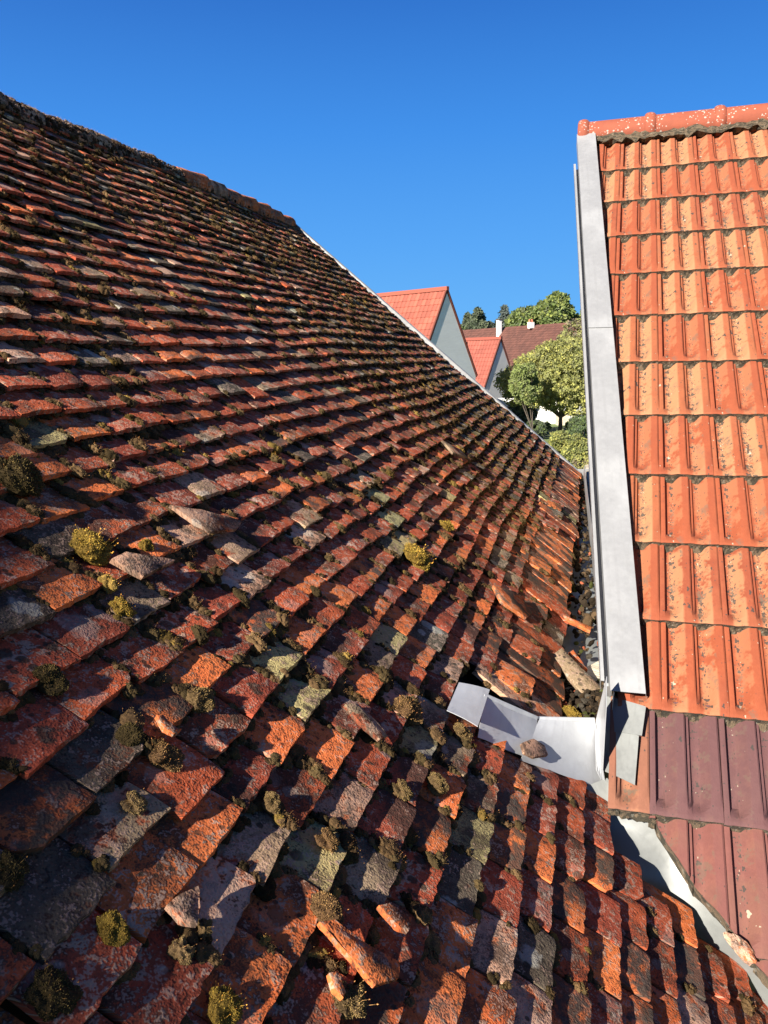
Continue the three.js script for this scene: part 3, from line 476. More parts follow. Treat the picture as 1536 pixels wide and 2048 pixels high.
{ // valley lining
  const A = [[1206, 1562, -.04], [1232, 1640, -.09], [1240, 1726, -.12], [1298, 1775, -.14], [1390, 1868, -.14], [1480, 1945, -.14], [1505, 2010, -.14], [1560, 2110, -.14]].map(([x, y, h]) => hit(L, x - 45, y + 14, h));
  const B = [[1214, 1556, -.06], [1262, 1610, -.09], [1345, 1640, -.115], [1400, 1726, -.115], [1480, 1846, -.115], [1516, 1890, -.115], [1590, 1990, -.115], [1680, 2090, -.115]].map(([x, y, h]) => hit(R, x, y, h));
  const ca = new THREE.CatmullRomCurve3(A), cb = new THREE.CatmullRomCurve3(B), base = A[0].clone();
  const m = mesh('valley_lining', sheet((u, v) => { const p = lerp3(ca.getPoint(v), cb.getPoint(v), u); p.y -= .055 * Math.sin(u * Math.PI) * Math.min(1, v * 4); return p.sub(base); }, 8, 40, .002, [.3, .9]), ZINC_OLD_DIMMED);
  m.position.copy(base); tag(m, 'bare zinc valley strip between the mossy roof and the brown tiles, lower right', 'flashing');
}

// ---------------------------------------------------------------- debris in the gutter
function lump(s, sharp) { const g = new THREE.IcosahedronGeometry(1, 2), p = g.attributes.position; srand(s); const q = rnd() * 90, f = [rr(.7, 1.3), rr(.4, .8), rr(.7, 1.3)]; for (let i = 0; i < p.count; i++) { const x = p.getX(i), y = p.getY(i), z = p.getZ(i), k = 1 + (fbm(x * 1.6 + q, y * 1.6 + z * 1.3, 3, 977) - .5) * sharp; p.setXYZ(i, x * k * f[0], y * k * f[1], z * k * f[2]); } g.computeVertexNormals(); return g; }
{
  const N = 1500, im = new THREE.InstancedMesh(lump(5, 1.5), new THREE.MeshPhysicalMaterial({ color: 0xffffff, roughness: 1, specularIntensity: .2, bumpMap: clayBump, bumpScale: .003 }), N), o = new THREE.Object3D(), col = new THREE.Color();
  srand(55);
  for (let i = 0; i < N; i++) {
    const near = rnd() < .6, z = near ? rr(2.5, 3.15) : 2.6 + 5.3 * rnd(), e = eaveX(z) - .06, w = wallX(z) - .015, u = rnd(), s = (near ? rr(.005, .016) : rr(.006, .02)) * (rnd() < .08 ? 1.7 : 1);
    const pile = (z < 3.2 ? .075 * (1 - Math.abs(z - 2.75) / .5) : .03 + .03 * fbm(z * 3, 2, 2, 983));
    o.position.copy(rel(e + (w - e) * u, -1.39 + Math.max(.01, pile) * (.6 + .6 * rnd()), z)); o.scale.setScalar(s); o.rotation.set(rr(0, 6), rr(0, 6), rr(0, 6)); o.updateMatrix(); im.setMatrixAt(i, o.matrix);
    const c = rnd(); if (c < .5) col.setRGB(.028, .02, .013); else if (c < .76) col.setRGB(.075, .048, .026); else if (c < .88) col.setRGB(.05, .042, .032); else if (c < .94) col.setRGB(.06, .065, .018); else col.setRGB(.26, .07, .035); col.multiplyScalar(rr(.6, 1.4)); im.setColorAt(i, col);
  }
  add(im, 'debris'); kind(im, 'stuff'); tag(im, 'dark crumbs, leaf mould and tile bits lying in the gutter', 'debris');
}

// ---------------------------------------------------------------- moss
function mossCushion(s, blades, hairs, tall = .6) {
  srand(s); const q = rnd() * 80, core = new THREE.IcosahedronGeometry(1, 5), p = core.attributes.position, dome = (x, y, z) => { const k = 1 + (fbm(x * 1.7 + q, z * 1.4 + y * 1.7 + q * .7, 3, 991) - .5) * 1.25; return V3(x * k, y * k, z * k * tall); };
  const C = []; for (let i = 0; i < p.count; i++) { const v = dome(p.getX(i), p.getY(i), p.getZ(i)); p.setXYZ(i, v.x * .93, v.y * .93, v.z * .93); const m = rr(.5, .9); C.push(.08 * m, .06 * m, .026 * m); }
  core.setAttribute('color', new THREE.Float32BufferAttribute(C, 3)); core.deleteAttribute('uv'); core.computeVertexNormals();
  const P = [], K = [];
  for (let i = 0; i < blades + hairs; i++) {
    const hair = i >= blades, a = rnd() * 6.283, z = hair ? rr(.25, 1) : rr(-.15, 1), w = Math.sqrt(1 - Math.min(1, z * z)), x = w * Math.cos(a), y = w * Math.sin(a), b = dome(x, y, z).multiplyScalar(.93), n = V3(x + rr(-.6, .6), y + rr(-.6, .6), z / tall * .7 + rr(-.3, .6) + (hair ? .8 : 0)).normalize(), len = hair ? rr(.25, .6) : rr(.05, .11), wd = hair ? .010 : rr(.02, .045), t = V3(rr(-1, 1), rr(-1, 1), rr(-1, 1)).cross(n).normalize();
    const tip = b.clone().addScaledVector(n, len).addScaledVector(t, hair ? rr(-.12, .12) : 0), l = b.clone().addScaledVector(t, -wd), r2 = b.clone().addScaledVector(t, wd); P.push(l.x, l.y, l.z, r2.x, r2.y, r2.z, tip.x, tip.y, tip.z);
    const m = rr(.6, 1.5), c = hair ? [.26 * m, .17 * m, .06 * m] : rnd() < .3 ? [.16 * m, .122 * m, .045 * m] : [.105 * m, .085 * m, .03 * m]; for (let k = 0; k < 3; k++) K.push(...c);
    if (hair) { const e = .035, c0 = tip; P.push(c0.x - e * t.x, c0.y - e * t.y, c0.z - e * t.z, c0.x + e * t.x, c0.y + e * t.y, c0.z + e * t.z, c0.x + n.x * e * 3, c0.y + n.y * e * 3, c0.z + n.z * e * 3); for (let k = 0; k < 3; k++) K.push(.22 * m, .12 * m, .04 * m); }
  }
  const g = new THREE.BufferGeometry(); g.setAttribute('position', new THREE.Float32BufferAttribute(P, 3)); g.setAttribute('color', new THREE.Float32BufferAttribute(K, 3)); g.computeVertexNormals();
  return mergeGeometries([core.index ? core.toNonIndexed() : core, g]);
}
const mossMat = (r, g, b) => new THREE.MeshPhysicalMaterial({ specularIntensity: .15, vertexColors: true, color: new THREE.Color(r, g, b), roughness: 1, side: THREE.DoubleSide });
const MOSS = { olive: mossMat(1.35, 1.15, 1.25), yellow: mossMat(1.9, 1.6, .8), dark: mossMat(.6, .55, .55), brown: mossMat(1.35, 1.0, 1.1), pale: mossMat(2.0, 1.7, 1.9) };
const mossShapes = [mossCushion(1, 1500, 8, .5), mossCushion(2, 1500, 3, .55), mossCushion(3, 1500, 22, .5), mossCushion(4, 1400, 0, .72), mossCushion(5, 1300, 12, 1.1)];
{
  const named = [
    [225, 1842, 34, 0, 3, 'yellow', 'round yellow-green moss ball on the old roof, brightest of them all, bottom left'],
    [364, 1888, 24, 0, 4, 'pale', 'tall pale moss tuft standing at a tile edge, right of the yellow moss ball'],
    [186, 1078, 36, 0, 2, 'yellow', 'shaggy yellow moss tuft with long hairs on a dark green lichened tile'],
    [266, 1458, 27, 0, 1, 'dark', 'dark round moss cushion left of the hooked orange shard'],
    [270, 1590, 24, 0, 1, 'pale', 'pale brown moss cushion on the corner of a grey tile above the yellow ball'],
    [104, 1338, 34, 0, 0, 'dark', 'big dark hairy moss cushion on a red tile near the left border'],
    [245, 1203, 22, 0, 2, 'yellow', 'yellowish moss knob below the white-ringed tile chip'],
    [405, 1385, 30, 0, 3, 'olive', 'thick olive moss cushion heading a row of cushions, centre left'],
    [330, 1490, 36, 0, 0, 'brown', 'broad brown moss heap just below the hooked orange shard'],
    [545, 1592, 20, 0, 3, 'olive', 'upright olive moss knob casting a shadow on an orange tile'],
    [657, 1664, 24, 0, 1, 'brown', 'moss cushion in the middle of a yellow-lichened tile'],
    [836, 1102, 28, 0, 2, 'yellow', 'wide golden moss tuft in the middle of the old roof'],
    [896, 1043, 16, 0, 0, 'yellow', 'small golden moss tuft above and right of the wide golden one'],
    [806, 1566, 22, 0, 1, 'olive', 'left one of two olive moss cushions left of the zinc apron'],
    [876, 1556, 22, 0, 3, 'olive', 'right one of two olive moss cushions left of the zinc apron'],
    [816, 1402, 32, 0, 0, 'brown', 'brown ragged moss cushion left of the small zinc square'],
    [410, 1846, 18, 0, 4, 'olive', 'slim olive moss knob beside the crumbly pink tile chunk'],
    [702, 1978, 40, 0, 0, 'olive', 'large olive moss mound beside the long orange shard at the bottom'],
    [450, 1992, 34, 0, 2, 'yellow', 'greenish moss mound at the bottom edge between red tiles'],
    [658, 1806, 34, 0, 1, 'brown', 'brown moss mound above the upper end of the long orange shard'],
    [22, 1722, 38, 0, 0, 'dark', 'dark moss mound on the left border beside a white lichen spot'],
    [38, 925, 46, 0, 1, 'dark', 'very dark wide moss mat on the left border, upper middle'],
    [105, 1965, 44, 0, 2, 'dark', 'dark long-haired moss mound in the bottom left corner'],
    [1140, 1415, 24, 0, 3, 'yellow', 'green moss pad in the debris at the foot of the gutter'],
    [295, 1082, 16, 0, 3, 'yellow', 'small round moss button right of the shaggy yellow tuft'],
    [926, 1452, 20, 0, 0, 'olive', 'moss tuft just under the small zinc square'],
  ];
  const place = (m, s, t, rad, h = 0) => { m.position.copy(onL(s, t, h)); m.quaternion.setFromRotationMatrix(L); m.rotateZ(rr(0, 6)); m.scale.setScalar(rad); };
  srand(3100);
  for (const [px, py, rp, , shp, mat, label] of named) {
    const [s, t] = stPx(px, py + rp * .5), d = onL(s, t).sub(camera.position).dot(V3(0, 0, -1).applyQuaternion(camera.quaternion)), m = mesh('moss_cushion', mossShapes[shp], MOSS[mat]);
    place(m, s, t, rp * d / 1560 / 1.0, -.004); tag(m, label, 'moss', 'moss cushions on the old roof');
    if (px === 1140) { m.position.copy(rel(.665, -1.315, 2.64)); }
  }
  // countless small cushions in the joints and on the tiles
  const groups = thing('moss', 'small moss cushions growing in the joints all over the old tile roof', 'moss', barnBase); kind(groups, 'stuff');
  const bins = [[], [], []], o = new THREE.Object3D(), dense = (s, t) => { const a = fbm(s * 1.3 + 2, t * 1.6 + 8, 3, 733); return Math.max(.12, (a - .32) * 3.2); };
  for (const p of tileSpots) {
    const [x, y] = toPx(onL(p.s, p.t)); if (x < -80 || x > 1620 || y > 2120 || (!p.seen && p.s < 2)) continue;
    const k = (dense(p.s, p.t) + .5 * sm(3.5, 6, p.s)) * (p.eave ? .5 : 1) * (1 - .6 * sm(.35, .8, p.t) * sm(.6, 1.5, p.s)), n = Math.floor(k * 6.0 + rnd());
    for (let i = 0; i < n; i++) {                                                    // clusters that follow the tile edges and side joints
      const way = rnd(), s0 = p.s + (way < .45 ? rr(-.5, .5) * TW : (rnd() < .5 ? -.5 : .5) * TW), t0 = p.t + (way < .45 ? .006 : way < .85 ? -rr(.0, .09) : -rr(.01, .05)), big = rnd() < .26 ? rr(1.6, 2.5) : 1.15, m = 3 + Math.floor(rnd() * 5);
      for (let j = 0; j < m; j++) { const s = s0 + (way < .45 ? rr(-.035, .035) : rr(-.008, .008)) * big, t = t0 + (way < .45 ? rr(-.004, .007) : rr(-.02, .02)) * big, on = t < p.t; bins[Math.floor(rnd() * 3)].push([s, t, p.h + (on ? -.004 - (p.t - t) * .22 : -.022), rr(.0035, .0095) * big]); }
    }
  }
  [0, 1, 2].forEach((b) => {
    const im = new THREE.InstancedMesh(b === 0 ? mossCushion(31, 260, 5, .6) : b === 1 ? mossCushion(32, 300, 0, .5) : mossCushion(33, 240, 14, .65), mossMat(1, 1, 1), bins[b].length), c = new THREE.Color();
    bins[b].forEach(([s, t, h, rad], i) => { o.position.copy(onL(s, t, h)).sub(barnBase); o.quaternion.setFromRotationMatrix(L); o.rotateZ(rnd() * 6.28); o.scale.set(rad * rr(.8, 1.5), rad * rr(.8, 1.3), rad * rr(.7, 1.3)); o.updateMatrix(); im.setMatrixAt(i, o.matrix); const m = rr(.5, 1.8), y = rnd(); if (y < .06) c.setRGB(1.7 * m, 1.45 * m, .9 * m); else if (y < .5) c.setRGB(1.05 * m, .84 * m, .9 * m); else c.setRGB(.6 * m, .54 * m, .55 * m); im.setColorAt(i, c); });
    add(im, 'moss_clump', groups);
  });
  // moss along the ridge
  const N = 2600, im = new THREE.InstancedMesh(mossCushion(34, 200, 12, .8), mossMat(1, 1, 1), N), c = new THREE.Color();
  for (let i = 0; i < N; i++) { const s = 7.2 - 7 * rnd() ** .9, a = rr(-1.5, .7), keep = s < 5.6 || fbm(s * 3, 1, 2, 741) > .5, rad = keep ? rr(.008, .024) : rr(.005, .01); o.position.copy(onL(s, T_RIDGE + .015 - Math.sin(a) * .095, Math.cos(a) * .092 - .083 + wave(s, T_RIDGE))).sub(barnBase); o.quaternion.setFromRotationMatrix(L); o.rotateX(-a); o.rotateZ(rnd() * 6); o.scale.setScalar(rad); o.updateMatrix(); im.setMatrixAt(i, o.matrix); const m = rr(.5, 1.5), y = rnd(); if (y < .35) c.setRGB(2 * m, 1.9 * m, 3.6 * m); else c.setRGB(.5 * m, .46 * m, .7 * m); im.setColorAt(i, c); }
  add(im, 'ridge_moss', groups);
}

// ---------------------------------------------------------------- loose broken tiles
function shard(s, pts, th, rough = .0008) {                           // pts in metres, outline of the piece, seen from above
  srand(s); const sh = new THREE.Shape(); const n = pts.length, out = [];
  for (let i = 0; i < n; i++) { const a = pts[i], b = pts[(i + 1) % n], m = 4; for (let k = 0; k < m; k++) out.push([a[0] + (b[0] - a[0]) * k / m + rr(-rough, rough), a[1] + (b[1] - a[1]) * k / m + rr(-rough, rough)]); }
  out.forEach(([x, y], i) => (i ? sh.lineTo(x, y) : sh.moveTo(x, y)));
  const g = new THREE.ExtrudeGeometry(sh, { depth: th, bevelEnabled: true, bevelThickness: th * .1, bevelSize: th * .1, bevelSegments: 1, steps: 2 }); const p = g.attributes.position, uv = g.attributes.uv;
  for (let i = 0; i < p.count; i++) { const f = (fbm(p.getX(i) * 40 + s, p.getY(i) * 40, 2, 1009) - .5) * .004; p.setZ(i, p.getZ(i) + f); uv.setXY(i, p.getX(i) / .8 + p.getZ(i) * 1.1 + s * .13, p.getY(i) / .8 - p.getZ(i) * .9 + s * .29); }
  return tint(toCreasedNormals(g, .9), .8);
}
{
  // corners in photograph pixels, laid on the old roof at the given height
  const bits = [
    [1, [[340, 1012], [400, 1022], [482, 1046], [470, 1062], [420, 1066], [385, 1046]], .009, .012, .05, 'pale', 'long flat pinkish-grey tile flake lying loose on the upper left part of the roof'],
    [2, [[222, 1122], [250, 1108], [346, 1124], [283, 1156]], .012, .012, .04, 'pale', 'pale triangular tile chip with a white lichen ring'],
    [3, [[314, 1432], [330, 1436], [342, 1456], [358, 1466], [345, 1474], [326, 1462]], .009, .02, .3, 'orange', 'small hooked orange shard standing above the broad brown moss heap'],
    [4, [[334, 1812], [362, 1790], [394, 1778], [396, 1822], [388, 1856], [360, 1846]], .009, .012, .35, 'pale', 'crumbly pink tile chunk right of the yellow moss ball'],
    [5, [[640, 1846], [668, 1842], [730, 1892], [792, 1930], [790, 1962], [745, 1976], [700, 1920], [660, 1872]], .009, .012, .1, 'orange', 'long orange broken tile shard lying across the bottom of the roof'],
    [6, [[656, 1950], [672, 1946], [686, 1988], [680, 2000], [666, 1984]], .009, .01, .1, 'orange', 'thin upright orange splinter left of the long orange shard'],
    [7, [[690, 1410], [712, 1408], [752, 1450], [770, 1476], [756, 1482], [720, 1450]], .010, .012, .1, 'grey', 'narrow grey-crusted shard left of the brown ragged moss cushion'],
    [8, [[760, 1812], [782, 1808], [818, 1844], [812, 1868], [792, 1858]], .011, .012, .3, 'orange', 'short bright orange shard tilted on a tile edge, lower middle'],
    [9, [[1042, 1488], [1064, 1480], [1086, 1494], [1092, 1512], [1066, 1516], [1048, 1506]], .010, .012, .05, 'pale', 'crumbly pale lump of tile on the upper left corner of the zinc apron'],
    [10, [[884, 880], [920, 902], [934, 918], [905, 908]], .012, .015, .1, 'grey', 'small grey slate-like flake on the far upper part of the roof'],
    [11, [[986, 1172], [1030, 1186], [1062, 1228], [1050, 1238], [1002, 1204]], .012, .012, .05, 'stained', 'flat loose tile piece on the eave tiles above the zinc apron'],
  ];
  for (const [s, px, th, h, tilt, mat, label] of bits) {
    const q = px.map(([x, y]) => stPx(x, y, h)), cx = q.reduce((a, b) => a + b[0], 0) / q.length, cy = q.reduce((a, b) => a + b[1], 0) / q.length;
    let pts = q.map(([a, b]) => [a - cx, -(b - cy)]); if (THREE.ShapeUtils.area(pts.map(([x, y]) => new THREE.Vector2(x, y))) < 0) pts = pts.reverse();
    const m = mesh('tile_shard', shard(s, pts, th), CLAY[mat]); m.position.copy(onL(cx, cy, h - th * .8 + .004)); m.quaternion.setFromRotationMatrix(L); m.rotateX(-tilt * .5); tag(m, label, 'tile shard', 'broken tile pieces');
  }
  const gut = [[.745, -1.285, 2.98, .05, .12, 'grey', 'flat grey broken tile fallen into the gutter beside the debris', .5], [.905, -1.29, 3.55, .018, .07, 'orange', 'thin reddish splinter lying in the gutter above the fallen grey tile', 1.1], [.80, -1.30, 3.12, .016, .06, 'orange', 'small orange splinter in the gutter next to the fallen grey tile', .3]];
  gut.forEach(([x, y, z, w, l, mat, label, a], i) => { const m = mesh('tile_shard', shard(40 + i, [[-w, -l], [w, -l], [w * .9, l], [-w * .7, l * .8]], .014), CLAY[mat]); m.position.copy(rel(x, y, z)); m.rotation.set(-Math.PI / 2 + .35, .2, a); tag(m, label, 'tile shard', 'broken tile pieces'); });
  // mortar lump by the valley's lower end
  const p = hit(R, 1480, 1895, 0), m = mesh('mortar_lump', (() => { const g = lump(77, 1.2); const uv = g.attributes.uv; for (let k = 0; k < uv.count; k++) uv.setXY(k, uv.getX(k) * .3, uv.getY(k) * .2); return tint(g, 1.1); })(), CLAY.pale); m.position.copy(p); m.scale.set(.017, .014, .04); m.rotation.y = .55; m.rotation.x = .5; tag(m, 'rough pinkish mortar lump at the lower end of the valley strip', 'mortar');
}

// ---------------------------------------------------------------- houses, garden and trees beyond
const HG = 45 * RAD, gDir = V3(Math.sin(HG), 0, -Math.cos(HG)), rDir = V3(-Math.cos(HG), 0, -Math.sin(HG));   // along the gables (away) and along the ridges (left, away)
function farHouse(name, label, peakPx, zf, half, rise, len, tilesAcross, wallMat, tileCol, o = {}) {
  const peak = atZ(peakPx[0], peakPx[1], zf), base = V3(peak.x, 0, peak.z), h = thing(name, label, 'house', base), pk = peak.y, ev = pk - rise;
  const G = (g, y, r) => gDir.clone().multiplyScalar(g).addScaledVector(rDir, r).setY(y);
  const over = .12, P = [G(-half + over, 0, .015), G(-half + over, ev + over * rise / half - .12, .015), G(0, pk - .12, .015), G(half - over, ev + over * rise / half - .12, .015), G(half - over, 0, .015)], Q = P.map((p) => p.clone().addScaledVector(rDir, len));
  const all = [...P, ...Q], F = [[0, 2, 1], [0, 3, 2], [0, 4, 3], [5, 6, 7], [5, 7, 8], [5, 8, 9]]; for (let i = 0; i < 4; i++) F.push([i, i + 1, i + 6], [i, i + 6, i + 5]);
  mesh('wall', polyGeo(all, F, all.map((p) => [p.x * .3 + p.z * .2, p.y * .3])), wallMat, h);
  const slope = (sg) => sheet((u, v) => G(sg * half * (1 - v), ev + rise * v, u * len), 1, 1, sg * .08);
  const under = new THREE.MeshStandardMaterial({ color: new THREE.Color(tileCol[0] * .5, tileCol[1] * .5, tileCol[2] * .5), roughness: 1 });
  const roof = mesh('roof', mergeGeometries([slope(-1), slope(1)]), under, h);
  // tiles of the slope towards us: rows of curved tiles
  const L2 = Math.hypot(half, rise), tw = o.tw ?? .26, tl = o.tl ?? .34, u = V3(gDir.x * half / L2, rise / L2, gDir.z * half / L2), n = rDir.clone().negate().cross(u).normalize(), M = new THREE.Matrix4().makeBasis(rDir.clone().negate(), u, n);
  const geo = sheet((x, y) => V3((x - .5) * tw * .97, y * tl * 1.15, .035 + Math.cos((x - .5) * 6.28) * .022 - y * .03), 6, 1, .02, [.3, .3]);
  const rows = Math.floor(L2 / tl), cols = Math.floor(len / tw), spot = [], mats = [0, 1, 2, 3, 4].map((i) => new THREE.MeshStandardMaterial({ color: new THREE.Color(...tileCol).multiplyScalar(.8 + .1 * i), roughness: .8, bumpMap: clayBump, bumpScale: .004 }));
  srand(peakPx[0] | 0);
  for (let i = 0; i < rows; i++) for (let j = 0; j < cols; j++) { const p = G(-half, ev, j * tw + tw * .5).addScaledVector(u, i * tl).addScaledVector(n, .02), [x, y] = toPx(p.clone().add(base)); spot.push([p, o.each && x > 740 && i > 0 ? 1 : 0, mats[Math.floor(rnd() * 5)], y - x]); }
  const each = spot.filter((q) => q[1]).slice(-300), set = new Set(each), rest = spot.filter((q) => !set.has(q));
  for (const [p, , m] of each) { const t = mesh('tile', geo, m, roof); t.position.copy(p); t.quaternion.setFromRotationMatrix(M); }
  if (rest.length) { const im = new THREE.InstancedMesh(geo, new THREE.MeshStandardMaterial({ color: new THREE.Color(...tileCol), roughness: .8 }), rest.length), ob = new THREE.Object3D(), c = new THREE.Color(); rest.forEach(([p], i) => { ob.position.copy(p); ob.quaternion.setFromRotationMatrix(M); ob.updateMatrix(); im.setMatrixAt(i, ob.matrix); im.setColorAt(i, c.setScalar(.8 + .4 * rnd())); }); kind(add(im, 'tile', roof), 'stuff'); }
  const trim = new THREE.MeshStandardMaterial({ color: new THREE.Color(...tileCol).multiplyScalar(.42), roughness: .9 });
  const bar = (a, b, w) => { const d = b.clone().sub(a), g = new THREE.BoxGeometry(w, w, d.length()); const m = new THREE.Matrix4().lookAt(a, b, V3(0, 1, 0)); m.setPosition(a.clone().add(b).multiplyScalar(.5)); return g.applyMatrix4(m); };
  mesh('rake_tile', bar(G(-half, ev + .05, .02), G(0, pk + .05, .02), .09), trim, h); mesh('rake_tile', bar(G(half, ev + .05, .02), G(0, pk + .05, .02), .09), trim, h);
  mesh('ridge_tile', bar(G(0, pk + .06, -.05), G(0, pk + .06, len), .2), mats[2], h);
  mesh('rain_gutter', bar(G(-half - .05, ev - .04, 0), G(-half - .05, ev - .04, len), .14), WHITE, h);
  return { h, G, ev, pk, half };
}
const h1 = farHouse('white_house', 'tall white house with a steep red tile roof, nearest house behind the old roof', [894.4, 579], 42, 2.5, 4.55, 9, 0, PLASTER, [.23, .055, .032], { each: true, tw: .30, tl: .36 });
const h2 = farHouse('white_house', 'smaller white house with a red wavy-tile roof just right of the tall one', [1002.2, 677.5], 56, 1.85, 3.3, 8, 0, PLASTER, [.21, .05, .032], { tw: .27, tl: .33 });
{ // vent stub on the first house, window of the second
  const v = mesh('vent_pipe', new THREE.CylinderGeometry(.07, .07, .7, 10), TIMBER, h1.h); v.position.copy(h1.G(h1.half * .78, h1.pk - 4.55 * .74 + .35, .3));
  const w = mesh('window', new THREE.BoxGeometry(1.2, 1.1, .06), new THREE.MeshStandardMaterial({ color: new THREE.Color(.05, .06, .07), roughness: .15 }), h2.h); w.position.copy(h2.G(-h2.half + .22, h2.ev - .9, 1.6)); w.rotation.y = Math.atan2(gDir.x, gDir.z) + Math.PI;
  const f = new THREE.Mesh(mergeGeometries([[-.62, 0, .06, 1.2], [.62, 0, .06, 1.2], [0, 0, .05, 1.1]].map(([x, y, a, b]) => new THREE.BoxGeometry(a, b, .1).translate(x, y, 0)).concat([-.57, .57].map((y) => new THREE.BoxGeometry(1.3, .06, .1).translate(0, y, 0)))), WHITE); add(f, 'window_frame', w);
}
{ // the long brown roof
  const bz = 72, hg = 42 * RAD, p0 = atZ(905, 660.5, bz + 8), p1 = atZ(1230, 642, bz - 12), d = p1.clone().sub(p0).setY(0).normalize(), dn = V3(-d.z, 0, d.x), base = p0.clone().setY(0), len = p1.clone().sub(p0).setY(0).length(), y0 = p0.y, y1 = (p0.y + p1.y) / 2;
  if (dn.z < 0) dn.negate();
  const h = thing('long_house', 'long house with a big dull brown tile roof and white chimneys behind the garden', 'house', base), half = 5.2, rise = 4.6;
  const Q = (a, b, y) => d.clone().multiplyScalar(a).addScaledVector(dn, b).setY(y);
  const mat = new THREE.MeshStandardMaterial({ color: new THREE.Color(.10, .045, .03), roughness: 1 });
  const roof = mesh('roof', mergeGeometries([sheet(bilinear(Q(0, half, y1 - rise), Q(len, half, y1 - rise), Q(len, 0, y1), Q(0, 0, y1)), 1, 1, .1), sheet(bilinear(Q(len, -half, y1 - rise), Q(0, -half, y1 - rise), Q(0, 0, y1), Q(len, 0, y1)), 1, 1, .1)]), mat, h);
  const P = [Q(.1, half - .3, 0), Q(.1, half - .3, y1 - rise + .15), Q(.1, 0, y1 - .15), Q(.1, -half + .3, y1 - rise + .15), Q(.1, -half + .3, 0)], P2 = P.map((p) => p.clone().addScaledVector(d, len - .2)), F = [[0, 1, 2], [0, 2, 3], [0, 3, 4], [5, 7, 6], [5, 8, 7], [5, 9, 8]]; for (let i = 0; i < 4; i++) F.push([i, i + 6, i + 1], [i, i + 5, i + 6]);
  mesh('wall', polyGeo([...P, ...P2], F, [...P, ...P2].map((p) => [p.x * .3, p.y * .3])), PLASTER, h);
  const u = dn.clone().multiplyScalar(-half).setY(rise).normalize(), n = d.clone().cross(u).normalize(), M = new THREE.Matrix4().makeBasis(d, u, n), tw = .24, tl = .30, L2 = Math.hypot(half, rise), rows = Math.floor(L2 / tl), cols = Math.floor(len / tw), geo = sheet((x, y) => V3((x - .5) * tw * .96, y * tl * 1.15, .05 - y * .03), 1, 1, .02), im = new THREE.InstancedMesh(geo, new THREE.MeshStandardMaterial({ color: 0xffffff, roughness: .95 }), rows * cols), o = new THREE.Object3D(), c = new THREE.Color(); srand(44); let i = 0;
  for (let r = 0; r < rows; r++) for (let k = 0; k < cols; k++, i++) { o.position.copy(Q(k * tw + tw / 2, half, y1 - rise).addScaledVector(u, r * tl).addScaledVector(n, .03)); o.quaternion.setFromRotationMatrix(M); o.updateMatrix(); im.setMatrixAt(i, o.matrix); const m = rr(.75, 1.25); im.setColorAt(i, c.setRGB(.085 * m, .032 * m, .022 * m)); }
  kind(add(im, 'tile', roof), 'stuff');
  const onSlope = (px, py) => { const nn = n, o2 = Q(0, half, y1 - rise).add(base).sub(camera.position), dd = ray(px, py); return dd.multiplyScalar(o2.dot(nn) / dd.dot(nn)).add(camera.position).sub(base); };
  const foot = onSlope(998, 672), hgt = 24 * 72 / 1560 * 1.25, ch = mesh('chimney', new THREE.BoxGeometry(.34, hgt + .6, .34), WHITE, h); ch.position.copy(foot).add(V3(0, (hgt - .6) / 2, 0)); ch.rotation.y = .6;
  add(new THREE.Mesh(new THREE.BoxGeometry(.42, .08, .42), MORTAR), 'chimney_cap', ch).position.y = (hgt + .6) / 2 + .04;
  const c2 = mesh('chimney', new THREE.BoxGeometry(.5, .5, .3), WHITE, h), top = atZ(1062, 648, (bz - 4)).sub(base); c2.position.copy(top).setY(top.y - .1); c2.rotation.y = .6;
  for (const x of [-.2, .15]) { const pt = add(new THREE.Mesh(new THREE.CylinderGeometry(.07, .09, .25, 10), mat.clone()), 'chimney_pot', c2); pt.position.set(x * .8, .37, 0); pt.material.color.setRGB(.35, .12, .07); }
}
// trees and shrubs
const leafGeo = (() => { const g = new THREE.BufferGeometry(), P = []; srand(8); for (let i = 0; i < 5; i++) { const a = i * 1.26 + rr(-.4, .4), e = rr(-.6, .8), d = V3(Math.cos(a) * Math.cos(e), Math.sin(e), Math.sin(a) * Math.cos(e)), s = V3(-Math.sin(a), rr(-.4, .4), Math.cos(a)).multiplyScalar(.34), b = d.clone().multiplyScalar(.15), m = d.clone().multiplyScalar(.62), t = d.clone().multiplyScalar(1.1).add(V3(0, -.15, 0)); for (const q of [b, m.clone().add(s), t, b, t, m.clone().sub(s)]) P.push(q.x, q.y, q.z); } g.setAttribute('position', new THREE.Float32BufferAttribute(P, 3)); g.computeVertexNormals(); return g; })();
const leafMat = new THREE.MeshPhysicalMaterial({ color: 0xffffff, roughness: .9, transmission: .4, thickness: 0, side: THREE.DoubleSide });
const bark = new THREE.MeshStandardMaterial({ color: new THREE.Color(.10, .08, .06), roughness: 1, bumpMap: clayBump, bumpScale: .02 });
function limb(a, b, r0, r1) { const d = b.clone().sub(a), g = new THREE.CylinderGeometry(r1, r0, d.length(), 7, 1); return g.applyMatrix4(new THREE.Matrix4().compose(a.clone().add(b).multiplyScalar(.5), new THREE.Quaternion().setFromUnitVectors(V3(0, 1, 0), d.normalize()), V3(1, 1, 1))); }
